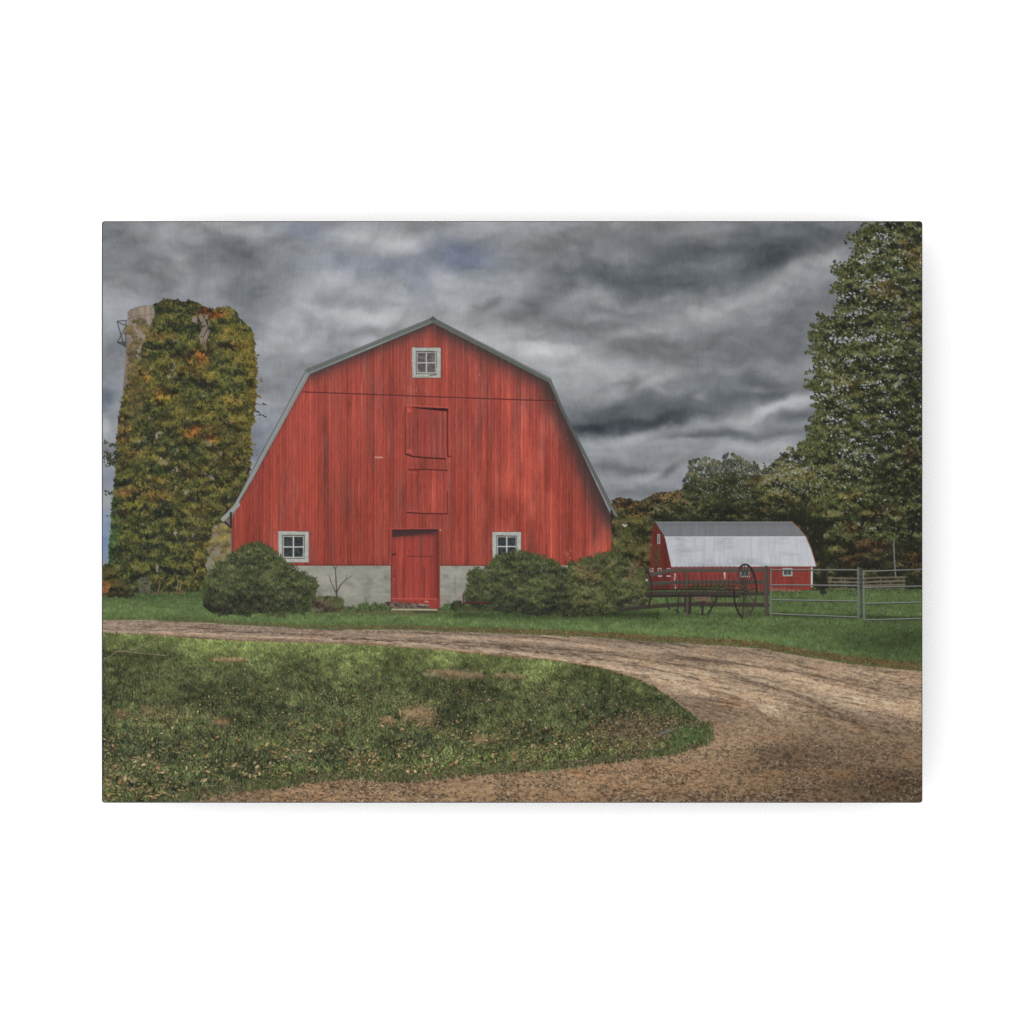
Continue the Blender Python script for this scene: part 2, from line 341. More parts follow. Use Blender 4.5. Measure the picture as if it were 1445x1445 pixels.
def paint_island():
    sl, X, Y = box(143, 888, 1010, 1134)
    j = 5*(fbm(X/10, Y/8, 5, 3)-.5)*np.clip((Y-940)/60, .12, 1)
    m = inpoly(X+j, Y+j*1.4, ISL)
    mb = blur(m.astype(np.float32), 6)
    t = np.clip((Y-908-(X-500)*.05)/60, 0, 1)[..., None]
    top = np.array((110, 120, 72), np.float32); low = np.array((66, 71, 46), np.float32)
    n1 = fbm(X/70, Y/30, 1, 3)[..., None]; n2 = fbm(X/14, Y/7, 3, 4)[..., None]
    c = (top*(1-t)+low*t)*(1+.9*(n1-.5)+.5*(n2-.5))
    yb = np.interp(X, [262, 430, 575, 720, 865, 975], [1130, 1104, 1102, 1089, 1074, 1056])
    gl = np.exp(-((Y-(yb-16))/10)**2)[..., None]*(X > 380)[..., None]
    c = c*(1-.55*gl)+np.array((92, 102, 58), np.float32)*.55*gl
    put(sl, m, c, nid('lawn'))
    for (x, y, rx, ry, cc, a) in ((592, 1010, 26, 13, (146, 122, 90), .95), (548, 1019, 13, 7, (122, 100, 72), .8), (640, 953, 46, 7, (140, 125, 100), .75), (680, 1045, 18, 7, (136, 120, 90), .8),
                              (325, 932, 26, 3, (150, 125, 98), .9), (720, 955, 24, 4, (134, 120, 92), .5), (312, 1020, 14, 6, (128, 100, 74), .6), (640, 1010, 22, 16, (44, 50, 36), .5), (640, 1025, 26, 10, (46, 52, 36), .4),
                              (595, 1050, 26, 12, (44, 50, 37), .6), (850, 990, 40, 26, (52, 60, 40), .45), (460, 1065, 60, 20, (50, 56, 44), .4), (200, 1060, 60, 30, (50, 58, 44), .4), (400, 1010, 50, 24, (52, 60, 42), .35),
                              (880, 1030, 50, 14, (92, 80, 62), .45), (230, 1010, 60, 16, (98, 90, 62), .35), (190, 1085, 50, 10, (92, 92, 62), .3)):
        d = ((X-x)/rx)**2+((Y-y)/ry)**2+1.2*(fbm(X/9, Y/5, 9, 3)-.5)*2
        a = a*np.clip(1.3-d, 0, 1)*m
        C[sl] = C[sl]*(1-a[..., None])+np.asarray(cc, np.float32)*(.72+.56*n2)*a[..., None]
    rg = np.random.RandomState(9); n = 80000
    y = 892+(1136-892)*rg.rand(n)**.9; x = rg.uniform(140, 1004, n)
    ix = np.clip(((x-X0)*S).astype(int), 0, W2-1); iy = np.clip(((y-Y0)*S).astype(int), 0, H2-1)
    mm = np.zeros((H2, W2), bool); mm[sl] = m
    ok = mm[iy, ix]; x, y, ix, iy = x[ok], y[ok], ix[ok], iy[ok]; o = np.argsort(y); x, y, ix, iy = x[o], y[o], ix[o], iy[o]; n = len(x)
    base = C[iy, ix]; w = fbm(x/8, y/5, 2, 3); s = np.clip((y-880)/190, .2, 1.1)
    br = 1+rg.normal(0, .20+.16*s, n)+(w-.5)*1.0+.05
    c = base*br[:, None]+rg.normal(0, 4, (n, 3)); yl = rg.rand(n) < .07; c[yl] = c[yl]*.6+np.array((120, 116, 70))*.45
    splat(x, y, 1.3+s*rg.uniform(1.8, 5.4, n), .35+.48*s, 1.57+rg.normal(0, .42, n)+(fbm(x/30, y/20, 7, 2)-.5)*1.4, np.clip(c, 14, 205), nid('lawn'))
    # worn tan mounds
    for (x_, y_, rx, ry, m_) in ((592, 1009, 24, 12, 2600), (549, 1019, 12, 6, 500), (645, 952, 46, 6, 1500), (325, 932, 26, 2.4, 420), (681, 1045, 17, 6, 500), (720, 955, 26, 4, 300), (310, 1021, 14, 5, 260), (170, 1008, 14, 8, 160), (205, 1003, 10, 8, 120)):
        r = np.sqrt(rg.rand(m_)); t_ = rg.rand(m_)*6.283; x = x_+rx*r*np.cos(t_); y = y_+ry*r*np.sin(t_)+.1*(x-x_); sh_ = np.clip(.95-.5*(y-y_)/ry*.3-.25*r, .5, 1.1)
        splat(x, y, rg.uniform(.6, 2.4, m_), rg.uniform(.4, .9, m_), rg.normal(.2, .6, m_), np.clip(np.array((176, 148, 112))*(sh_*rg.uniform(.62, 1.14, m_))[:, None], 0, 220), nid('lawn'), rg.uniform(.45, .95, m_)*(1-.5*r**4))
    # fallen leaves and small stones in the turf
    n = 19000; y = 918+(1130-918)*rg.rand(n)**.8; x = rg.uniform(146, 996, n)
    dn = fbm(x/36, y/16, 13, 4)
    ix = np.clip(((x-X0)*S).astype(int), 0, W2-1); iy = np.clip(((y-Y0)*S).astype(int), 0, H2-1)
    dn = dn+.16*np.exp(-((x-905)/60)**2-((y-1025)/26)**2)
    ok = mm[iy, ix] & (rg.rand(n) < np.clip((dn-.40)*4.2, .12, 1)*np.clip((y-918)/60, .08, 1)*(1-.4*(y > 1085))); x, y = x[ok], y[ok]; n = len(x)
    s = np.clip((y-880)/200, .3, 1.1)
    pal = [(150, 130, 92), (168, 148, 110), (126, 104, 74), (140, 134, 86), (140, 106, 76), (100, 84, 60), (176, 160, 124), (112, 114, 66), (104, 102, 60), (122, 112, 70)]
    c = np.array(pal, np.float32)[rg.randint(0, len(pal), n)]*rg.uniform(.72, 1.16, (n, 1))
    L = s*(1.0+rg.exponential(.95, n)).clip(0, 3.9); an = rg.normal(0, .9, n)
    splat(x+.5, y+s*1.3, L*1.1, L*.5, an, np.full((n, 3), (36, 37, 29), np.float32), nid('lawn'), .7)
    splat(x, y, L, L*rg.uniform(.3, .56, n), an, np.clip(c*1.1, 0, 215), nid('lawn'), rg.uniform(.7, 1., n))
    # leaf litter along the lower and right edge of the turf
    E = spline(ISL[15:35], 24); n = 5600; q = rg.randint(0, len(E), n)
    ex = np.array([e[0] for e in E])[q]; ey = np.array([e[1] for e in E])[q]
    x = ex+rg.normal(-3, 4, n)*np.where(ey < 1050, 1.6, 1); y = ey+rg.normal(-3, 3.4, n)
    c = np.array([(60, 50, 40), (112, 94, 74), (142, 124, 98), (46, 42, 32), (86, 74, 56), (96, 96, 60), (165, 150, 126)], np.float32)[rg.randint(0, 7, n)]*rg.uniform(.75, 1.05, (n, 1))
    splat(x, y, rg.uniform(.9, 3., n), rg.uniform(.4, 1.1, n), rg.normal(0, .9, n), c, nid('leaf_litter'), rg.uniform(.45, .95, n))
    n = 700; x = rg.normal(966, 11, n); y = rg.normal(1040, 6, n)-.15*(x-966); splat(x, y, rg.uniform(1.5, 4.5, n), .8, rg.normal(1.57, .55, n), np.array((78, 96, 58))*rg.uniform(.55, 1.3, (n, 1)), nid('lawn'))
    n = 1500; x = rg.normal(900, 34, n); y = rg.normal(1032, 13, n); ok = mm[np.clip(((y-Y0)*S).astype(int), 0, H2-1), np.clip(((x-X0)*S).astype(int), 0, W2-1)]; x, y = x[ok], y[ok]; n = len(x)
    splat(x, y, rg.uniform(.8, 3, n), rg.uniform(.5, 1.2, n), rg.normal(0, .8, n), np.array([(96, 78, 60), (132, 110, 84), (58, 50, 40), (150, 130, 104)])[rg.randint(0, 4, n)]*rg.uniform(.7, 1.1, (n, 1)), nid('lawn'), rg.uniform(.5, .95, n))
    n = 2600; q = rg.randint(0, len(E), n); x = np.array([e[0] for e in E])[q]+rg.normal(0, 3, n); y = np.array([e[1] for e in E])[q]+rg.normal(-3.5, 2.6, n)
    ok = fbm(x/13, y/13, 6, 3) > .47; x, y = x[ok], y[ok]; n = len(x)
    splat(x, y, rg.uniform(1.6, 5, n), .7, rg.normal(1.57, .6, n), np.array((86, 94, 58))*rg.uniform(.5, 1.3, (n, 1)), nid('lawn'), .85)
    # pebble at the tip of the turf
    poly([(929, 1037), (933, 1033), (944, 1029), (955, 1029), (950, 1033), (938, 1036), (932, 1040)], (104, 106, 98), nid('stone'), .7, 50)

def paint_litter_edge():
    rg = np.random.RandomState(15); n = 8500
    x = 144+(1301-144)*rg.rand(n)**.62; ye = curve_y(FAR, x)
    y = ye+rg.normal(-2.6, 1., n)*(1+(x-144)/500)*.75
    c = np.array([(120, 78, 54), (136, 92, 64), (98, 66, 46), (150, 118, 86), (84, 62, 44), (108, 84, 52)], np.float32)[rg.randint(0, 6, n)]*rg.uniform(.7, 1.08, (n, 1))
    splat(x, y, rg.uniform(.6, 1.9, n)*(.7+(x-144)/1400), rg.uniform(.4, .9, n), rg.normal(0, .5, n), c, nid('leaf_litter'), rg.uniform(.3, .9, n)*np.clip((x+200)/1000, .3, 1))
    n = 2600; x = rg.uniform(200, 900, n); y = np.interp(x, [p[0] for p in ISL[:13]], [p[1] for p in ISL[:13]])+rg.normal(-.3, .8, n)
    splat(x, y, rg.uniform(1, 3, n), .5, rg.normal(0, .2, n), np.array((120, 88, 62))*rg.uniform(.7, 1.1, (n, 1)), nid('dirt_road'), .45)
    n = 300; x = rg.uniform(940, 1295, n); y = curve_y(FAR, x)-rg.uniform(6, 70, n)
    splat(x, y, rg.uniform(.4, 1., n), .5, 0., np.array((134, 128, 92))*rg.uniform(.7, 1.2, (n, 1)), nid('far_lawn'), .6)
    # brown strip of bare earth under the barn wall
    n = 3200; x = rg.uniform(440, 700, n); y = 861+rg.normal(0, 2.6, n)+2*np.sin(x/40)
    splat(x, y, rg.uniform(.8, 2.4, n), .6, rg.normal(0, .4, n), np.array((112, 94, 68))*rg.uniform(.6, 1.15, (n, 1)), nid('far_lawn'), .55)

# ------------------------------------------------------------------ timber
def planks(sl, X, Y, m, base, i, seed=0, w=4.6, amp=1., curve=0., tint=(1, 1, 1), fine=1.):
    n = fbm(X/1.3, Y/46+seed, seed+1, 3, .6); n2 = vn(X/w+seed*7, Y*0+seed, seed+2); n3 = fbm(X/6, Y/90+seed*3, seed+3, 3)
    n4 = fbm(X/60, Y/60+seed, seed+5, 3); n5 = fbm(X/1.0, Y/7, seed+9, 3)
    wi = np.floor(X/w+.4*vn(X/30, Y*0, 3)); rr = np.random.RandomState(seed).rand(2048)[(wi.astype(int)) % 2048].astype(np.float32)
    fr = X/w-np.floor(X/w)
    k = 1+amp*(.12*(n-.5)+.07*(n2-.5)+.14*(n3-.5)+.12*(n4-.5)+fine*.22*(n5-.5)+.18*(rr-.5))
    k = k*(1-.15*amp*np.exp(-((fr-.5)/.15)**2))
    c = np.asarray(base, np.float32)*k[..., None]
    worn = np.clip(fbm(X/9+seed, Y/70, seed+7, 4)-.47, 0, 1)*2.2*amp
    c = c+worn[..., None]*np.array((-8, 2, 3), np.float32)*3
    lt = np.clip(fbm(X/2.2+seed, Y/70, seed+12, 4, .6)-.57, 0, 1)[..., None]*amp
    c = c+lt*np.array((150, 86, 72), np.float32)
    dk = np.clip(fbm(X/3+seed, Y/26, seed+14, 4, .6)-.60, 0, 1)[..., None]*amp
    c = c-dk*np.array((90, 30, 24), np.float32)
    put(sl, m, np.clip(c, 15, 235), i)

WALL = [(326, 862), (325.8, 736), (335, 714), (437, 527), (610.5, 455), (775, 540), (866, 736), (863, 742), (863, 862)]
ROOF_OUT = [(313, 733.5), (331.5, 710.5), (405, 580), (432.3, 521.5), (610.4, 448.3), (776, 534.6), (793.5, 578.5), (862, 713), (870.5, 728)]

def paint_barn():
    i = nid('red_barn'); sl, X, Y = box(320, 440, 880, 870)
    m = inpoly(X, Y, WALL) & (Y < 798.4)
    up = np.clip((700-Y)/230, 0, 1)[..., None]
    base = np.array((153, 68, 57), np.float32)*(1-up)+np.array((163, 78, 68), np.float32)*up
    base = base*(1+.05*np.exp(-((X-760)/60)**2-((Y-600)/80)**2)[..., None])
    planks(sl, X, Y, m, base, i, 3, amp=.8)
    w1 = np.clip(fbm(X/26, Y/60, 22, 4)-.50, 0, 1)*np.clip((X-640)/60, .25, 1)*m; C[sl] += w1[..., None]*np.array((110, 66, 56), np.float32)
    w1 = np.clip(fbm(X/12, Y/60, 23, 4)-.54, 0, 1)*m; C[sl] -= w1[..., None]*np.array((56, 20, 16), np.float32)
    w1 = np.exp(-np.maximum(798-Y, 0)/5)*m*.10; C[sl] *= (1-w1)[..., None]
    # print: shade below the eaves on the picture
    d = np.full(X.shape, 1e9, np.float32)
    R = [(331, 716), (437, 524), (610.5, 452.5), (775, 537), (865, 731)]
    sh = np.zeros(X.shape, np.float32)
    for k, (w, a) in enumerate(((4, .5), (13, .78), (17, .82), (21, .88))):
        xa, ya = R[k]; xb, yb = R[k+1]; dx, dy = xb-xa, yb-ya; L2 = dx*dx+dy*dy
        t = np.clip(((X-xa)*dx+(Y-ya)*dy)/L2, 0, 1); dd = np.hypot(X-xa-t*dx, Y-ya-t*dy)
        sh = np.maximum(sh, a*np.exp(-(dd/w)**1.7)*(.9+.3*fbm(X/2.2, Y/30, 2, 2)))
    sh = np.maximum(sh, .35*np.exp(-np.maximum(X-325.8, 0)/3)*(Y > 720))
    a = (np.clip(sh, 0, .85)*m)[..., None]
    C[sl] = C[sl]*(1-a)+np.array((52, 50, 50), np.float32)*a
    # dark belt seam and other seams
    line([(426, 553), (520, 556.5), (610, 560), (700, 563), (785, 566)], 1.5, (70, 36, 38), i, .9, 1)
    line([(426, 554.6), (785, 567.6)], 1, (190, 88, 78), i, .35, 1)
    line([(326, 798), (553, 798)], 1.2, (90, 44, 40), i, .8, 1); line([(618, 798.5), (700, 798.5)], 1.2, (90, 44, 40), i, .8, 1)
    rg = np.random.RandomState(4); n = 900
    x = rg.uniform(330, 860, n); y = rg.uniform(470, 790, n); mm = np.zeros((H2, W2), bool); mm[sl] = m
    splat(x, y, rg.uniform(.3, 1.1, n), rg.uniform(.3, .5, n), 1.57, np.where(rg.rand(n, 1) < .7, np.array((98, 46, 44)), np.array((196, 112, 100))), i, rg.uniform(.3, .8, n), mm)
    for x in (578, 583, 588, 593, 600): line([(x, 543+rg.uniform(0, 8)), (x+rg.uniform(-1, 1), 549+rg.uniform(0, 4))], 1, (196, 124, 112), i, .6)
    for x, y in ((671.6, 533), (676, 527), (797, 778), (801, 780), (805, 776), (799, 782), (804, 786)): line([(x, y), (x+.5, y+3)], 1.1, (196, 140, 130), i, .6)
    # scrap of white lettering-like paint mark
    for x in (528.6, 531, 533.2, 535.6, 538): line([(x, 645), (x+1.4, 646.2)], 1.6, (204, 158, 144), i, .85)
    # foundation
    sl, X, Y = box(325, 797, 700, 866); m = ((Y > 798.8) & (Y < 861) & (((X > 326) & (X < 551.5)) | ((X > 618.5) & (X < 760))))
    c = np.array((150, 148, 137), np.float32)*(1+.22*(fbm(X/40, Y/16, 2, 4)-.5)+.16*(fbm(X/8, Y/4, 5, 4)-.5))[..., None]
    c = c-(np.clip(fbm(X/14, Y/11, 8, 4)-.55, 0, 1)*80)[..., None]
    c = c*(1-.10*np.clip((X-640)/50, 0, 1))[..., None]*(1-.16*np.clip((Y-838)/20, 0, 1))[..., None]
    put(sl, m, c, nid('red_barn/foundation')); put(sl, m & (X > 600), c, nid('red_barn/foundation.right'))
    for y in (817, 829, 842): line([(500, y), (551, y+.3)], .8, (120, 118, 110), 0, .35, 1); line([(619, y), (668, y+.4)], .8, (116, 112, 100), 0, .5, 1)
    for x in (641, 642): line([(x, 812), (x, 842)], .9, (118, 110, 96), 0, .45)
    # roof edge boards
    i = nid('red_barn/roof_edge')
    for P, w, c in (([(332, 713), (434.5, 524.5)], 4.7, (134, 138, 135)), ([(434, 523.8), (610.3, 451)], 4.6, (100, 106, 100)), ([(610.5, 451), (775, 537.2)], 4.6, (92, 98, 90)), ([(775, 537), (793, 578), (863, 717)], 3.8, (98, 104, 98)),
                    ([(314, 733), (335, 712.5)], 6, (150, 152, 150)), ([(862, 715), (869.5, 728)], 4, (110, 108, 104))):
        line(P, w, c, i, 1, .7)
    line([(317, 737), (325, 745), (325, 724)], 3.2, (40, 40, 40), i, .85)
    line([(862.5, 722), (864.5, 742)], 3.2, (42, 36, 36), i, .9)
    for P, c, a in (([(331, 709.5), (432, 521.3), (610.4, 447.9), (776.5, 534), (794.6, 578), (863.5, 714)], (66, 58, 56), .65), ([(338, 713), (438, 527)], (176, 178, 176), .0), ([(333, 710.5), (431, 529)], (176, 180, 180), .45),
                    ([(438, 527.6), (610.4, 454.2)], (70, 100, 98), .7), ([(610.4, 454), (774, 540)], (44, 48, 44), .6), ([(774, 540), (862, 720)], (44, 44, 42), .5)):
        line(P, 1.1, c, i, a, 1)
    line([(607.5, 450.5), (610.4, 447.2), (613.6, 450.5)], 2, (70, 66, 64), i)

def window(x0, y0, x1, y1, key, fr, pane=(50, 56, 58), mun=(200, 201, 196), sill=None, fc=(170, 174, 167)):
    i = nid(key)
    poly([(x0-.8, y0-.5), (x1+1.4, y0-.3), (x1+1.4, y1+1.2), (x0-.6, y1+1.2)], (84, 42, 40), i, .5)
    poly([(x0, y0), (x1, y0+.4), (x1, y1), (x0+.4, y1)], fc, i, 1, 34)
    a, b, c, d = x0+fr, y0+fr*.95, x1-fr, y1-fr*.9
    poly([(a-1, b-1.2), (c+1, b-1), (c+.8, d+.6), (a-.8, d+.6)], (86, 84, 80), i)
    poly([(a, b+.4), (c, b+.4), (c, d), (a, d)], (168, 166, 158), i, 1, 24)
    poly([(a+1.6, b+1.8), (c-1.2, b+1.8), (c-1.2, d-2), (a+1.6, d-2)], pane, i, 1, 60)
    xm = (a+c)/2+.1; ym = (b+d)/2
    line([(xm, b+1), (xm, d-1)], 1.7, mun, i); line([(a+1, ym), (c-1, ym)], 1.5, mun, i)
    line([(a, b), (c, b+.3)], 1, (96, 92, 84), i, .8)

def paint_tufts():
    rg = np.random.RandomState(61)
    for xa, xb, y, n, h in ((436, 552, 860, 420, 3.2), (619, 700, 861, 320, 3.2), (145, 292, 841, 1500, 2.2), (505, 545, 856, 160, 4.), (626, 660, 855, 200, 3), (914, 1145, 836, 700, 1.6), (1165, 1300, 834, 400, 1.5)):
        x = rg.uniform(xa, xb, n); yy = y+rg.normal(0, 1.5, n)+2*(fbm(x/9, x*0, 3, 3)-.5)*h
        splat(x, yy, rg.uniform(.5, 1.2, n)*h, .6, rg.normal(1.57, .4, n), np.array((78, 92, 58))*rg.uniform(.62, 1.25, (n, 1)), nid('far_lawn'))

def paint_openings():
    window(581, 490.2, 621.3, 533, 'red_barn/window.attic', 6.4, (98, 90, 90), (186, 186, 184))
    line([(586, 531.6), (605, 532.2)], 1.3, (120, 116, 100), 0, .6); line([(606, 529.8), (615, 528.6)], 1.6, (92, 78, 60), 0, .8)
    window(392, 750, 434.8, 794, 'red_barn/window.left', 6.4); window(694.5, 750.8, 735, 792, 'red_barn/window.right', 6.4)
    # hay loft door
    i = nid('red_barn/loft_door'); sl, X, Y = box(570, 571, 634, 650)
    m = inpoly(X, Y, [(571, 572.5), (632, 575.5), (632, 647), (571, 643)])
    planks(sl, X, Y, m, (156, 72, 63), i, 9, 9, .8)
    line([(571, 572), (590, 572.6), (632, 575)], 1.6, (196, 96, 84), i, .55, 1)
    poly([(576, 574.2), (600, 575.2), (631.6, 576.4), (631.6, 580.6), (610, 578.6), (592, 576.8)], (50, 26, 28), i)
    line([(571.4, 573), (571.6, 642)], 1.2, (84, 42, 40), i, .8); line([(577.4, 576), (577.2, 640)], 1.2, (96, 46, 44), i, .7); line([(594, 582), (593, 640)], .9, (110, 50, 46), i, .5)
    line([(631.2, 578), (630.6, 600), (631.4, 644), (635, 644.3)], 1.7, (64, 30, 32), i, .9)
    line([(572, 640.8), (582, 644.4), (605, 646.4), (628, 647.8)], 1.9, (54, 28, 30), i, .95)
    poly([(574, 634), (580, 634), (581, 640), (574, 639.5)], (196, 92, 78), i, .6); poly([(574, 575.5), (580, 576.5), (580, 582), (574, 581.5)], (204, 98, 84), i, .6)
    for x in (621, 626.5): line([(x, 582), (x+.3, 612), (x-.4, 640)], 1, (196, 110, 98), i, .45)
    # boarded hatch below it
    i = nid('red_barn/hatch'); sl, X, Y = box(574, 661, 634, 728)
    m = inpoly(X, Y, [(575, 663), (631, 664), (631, 726), (575, 724.5)])
    planks(sl, X, Y, m, (154, 69, 59), i, 12, 9, .8)
    line([(576, 663.2), (600, 662.6), (631, 664)], 1.5, (66, 30, 32), i, .9); line([(574, 723.6), (600, 725), (630.6, 725.4)], 1.6, (62, 28, 30), i, .9); line([(631, 694), (631, 726)], 1.1, (76, 36, 36), i, .8)
    for x, ya, yb in ((613.5, 675, 716), (611.5, 695, 718), (606, 690, 712), (618, 678, 705)): line([(x, ya), (x+.6, yb)], 1.3, (200, 92, 76), i, .6, 1)
    line([(576, 666.5), (588, 667)], 1.2, (190, 92, 80), i, .6); line([(576, 721), (590, 721)], 1.2, (190, 92, 80), i, .5)
    # walk-in door
    i = nid('red_barn/door'); sl, X, Y = box(547, 744, 622, 864)
    m = inpoly(X, Y, [(547.5, 746), (621, 746), (619.8, 862), (618, 860), (551.3, 850), (551.3, 798), (547.5, 798)])
    planks(sl, X, Y, m, (146, 63, 55), i, 21, 12, .7, fine=.7)
    line([(548, 748), (547.6, 798)], 1, (104, 48, 44), i, .7)
    poly([(552.8, 747.4), (618, 747), (617.6, 751), (600, 752.5), (580, 756), (553.3, 758)], (58, 42, 44), i, .96)
    sl, X, Y = box(552, 752, 618, 768); a = (.8*np.exp(-np.maximum(Y-753-4*(618-X)/65, 0)/2.6))[..., None]; C[sl] = C[sl]*(1-a)+np.array((72, 46, 46))*a
    sl, X, Y = box(606, 750, 620, 852); a = (.62*np.exp(-np.abs(617-X)/2.8))[..., None]; C[sl] = C[sl]*(1-a)+np.array((84, 40, 40))*a
    line([(619.6, 748), (619.8, 860)], 1.8, (148, 62, 56), i, .8)
    line([(551.8, 799), (552, 852)], 1.5, (78, 50, 46), i, .9); line([(553, 748), (552.6, 798)], 1.2, (92, 44, 42), i, .7)
    line([(574, 785.4), (612, 785.6)], 1.1, (74, 36, 36), i, .75); line([(553.5, 783.6), (557.5, 782)], 2.4, (60, 36, 36), i, .95); line([(555.5, 813), (556, 814)], 2, (90, 34, 40), i, .9)
    for x in (569, 598): line([(x, 802), (x+.3, 843)], 2.2, (112, 50, 46), i, .7, 2)
    line([(549, 746), (618, 746)], 1.1, (186, 92, 80), i, .5)
    poly([(619, 747), (623, 747), (621.4, 750.6)], (190, 150, 120), i, .8)
    line([(553, 845.2), (616, 845.8)], 1.4, (196, 96, 82), i, .8, 1); line([(553, 849), (600, 850)], 1, (110, 50, 46), i, .6); poly([(553, 846.5), (618.4, 847), (618.6, 859), (605, 858), (553, 850)], (146, 60, 54), i, .6, 40)
    line([(599.5, 849.2), (604, 849.8)], 1.5, (214, 170, 156), i, .8)
    # doorstep
    i = nid('doorstep')
    poly([(543.5, 850), (550, 849.5), (605, 853.5), (605, 859), (545, 858)], (98, 84, 76), i, 1, 110)
    poly([(543.5, 850), (550, 850), (549, 856), (544, 855)], (58, 40, 40), i, .8)
    line([(588, 856.8), (604, 857.4)], 1.8, (44, 40, 34), i, .8); line([(591, 854), (603, 855)], 1.6, (168, 152, 138), i, .7)
    line([(537, 860.2), (560, 860.6), (616, 861)], 1.8, (184, 174, 158), i, .95); line([(584, 864), (616, 864.6)], 3, (56, 60, 42), i, .65, 1.5)

# ------------------------------------------------------------------ silo
SILO = [(179.5, 441), (182, 437), (192, 433), (206, 430.5), (230, 428), (262, 428), (290, 436), (297, 446), (350, 470), (352, 640), (352, 839.5), (152, 839.5), (155, 760), (163, 660), (172, 560), (176, 500), (178.5, 470)]
def paint_silo():
    i = nid('silo'); sl, X, Y = box(145, 420, 360, 850)
    m = inpoly(X, Y, SILO)
    t = np.clip((X-165)/130, 0, 1)
    c = np.array((136, 124, 112), np.float32)*(.86+.22*np.sin(t*3.1))[..., None]*(1+.30*(fbm(X/4, Y/30, 5, 4)-.5)+.24*(fbm(X/10, Y/6, 3, 4)-.5))[..., None]
    g = np.clip((Y-740)/60, 0, 1)[..., None]; c = c*(1-g)+np.array((128, 124, 106), np.float32)*(1+.35*(fbm(X/5, Y/5, 8, 4)-.5))[..., None]*g
    put(sl, m, c, i)
    for dy in (0, 52.5, 105, 157): line([(179.6-dy*.05, 450+dy), (190, 446.5+dy), (206, 444+dy), (240, 443+dy), (290, 446+dy)], 1, (72, 64, 60), i, .6, 1)
    line([(179.4, 441.5), (184, 436.6), (194, 433), (206, 431)], 1.4, (120, 114, 100), i, .9)
    line([(290, 452), (293, 462), (289, 470), (286, 476)], 1.3, (46, 42, 42), i, .8); line([(281, 471), (291, 471)], 1, (52, 48, 46), i, .7); line([(282, 474), (283, 478)], 1.5, (40, 38, 38), i, .8)
    for y in (772, 786): line([(296, y), (325, y+.5)], .9, (96, 92, 80), i, .5)
    j = nid('silo/ladder_cage')
    for P in ([(178, 452), (165.4, 453), (164.6, 454), (174.4, 489)], [(165.4, 454), (172, 457.6), (178, 459)], [(177, 460), (165, 482.5), (178, 489)], [(165, 482.5), (176, 483)], [(165, 483), (176, 488)], [(177, 452), (176.5, 489)]):
        line(P, 1.25, (58, 56, 56), j, .9)
    poly([(164, 482), (176, 483.5), (176, 489), (168, 485.5)], (66, 70, 66), j, .7)
    # the creeper
    green = [(36, 38, 31), (46, 50, 37), (58, 63, 42), (74, 80, 44), (96, 96, 50), (122, 116, 62)]
    V = [(147, 842), (151, 800), (155, 745), (160, 690), (163, 640), (166, 600), (170, 572), (178, 545), (186, 520), (196, 508), (200, 486), (208, 468), (216, 452), (220, 440), (216, 430), (222, 426), (236, 421), (252, 424), (262, 427), (276, 424), (288, 432),
         (300, 436), (316, 432), (330, 436), (336, 447), (343, 458), (353, 467), (357, 480), (356, 500), (361, 520), (359, 545), (361, 560), (355, 585), (352, 610), (354, 640), (350, 660), (348, 690), (342, 712), (326, 716), (318, 736), (300, 742), (294, 770), (290, 800), (292, 836), (230, 838)]
    spots = [(283, 503, 9, 12, (205, 118, 62), .9), (225, 556, 16, 10, (196, 140, 62), .75), (240, 562, 18, 6, (150, 130, 60), .6), (270, 612, 14, 8, (200, 118, 52), .8), (298, 618, 9, 7, (205, 120, 52), .85), (276, 603, 10, 4, (196, 110, 50), .6),
             (305, 442, 14, 7, (160, 84, 44), .8), (288, 440, 9, 9, (164, 82, 56), .7), (175, 694, 12, 6, (150, 92, 62), .75), (190, 712, 22, 4, (176, 156, 60), .6), (207, 534, 6, 8, (190, 140, 60), .7), (275, 425, 16, 5, (130, 84, 54), .6),
             (300, 585, 26, 8, (150, 132, 60), .5), (325, 565, 16, 7, (176, 130, 62), .55), (240, 522, 26, 6, (120, 104, 52), .6), (220, 475, 22, 7, (142, 110, 64), .6), (323, 470, 12, 8, (158, 128, 56), .6), (345, 500, 12, 30, (112, 98, 44), .5), (290, 530, 16, 8, (170, 140, 60), .5),
             (356, 540, 8, 60, (116, 96, 42), .6), (170, 600, 10, 40, (132, 102, 58), .55), (183, 520, 10, 30, (128, 100, 62), .5), (235, 425, 26, 6, (104, 88, 52), .5), (190, 640, 20, 7, (128, 96, 58), .55), (155, 780, 7, 50, (66, 104, 66), .6), (160, 730, 7, 40, (62, 96, 60), .5),
             (330, 650, 16, 60, (104, 92, 60), .55), (285, 740, 12, 40, (120, 104, 66), .5), (335, 590, 20, 12, (128, 112, 54), .4), (282, 790, 12, 26, (142, 120, 66), .6), (345, 620, 10, 30, (108, 96, 44), .5)]+[(u, v, r*1.6, r*.55, c_, .42) for u, v, r, c_ in zip(*(lambda q: (q.uniform(165, 350, 46), q.uniform(470, 730, 46), q.uniform(5, 15, 46), [((150, 112, 58), (132, 112, 54), (160, 104, 56), (116, 100, 52), (140, 124, 62))[z] for z in q.randint(0, 5, 46)]))(np.random.RandomState(17)))]
    def L(x, y): return .18*np.clip((x-290)/60, 0, 1)*(y < 640)-.16*np.clip((y-770)/50, 0, 1)-.05
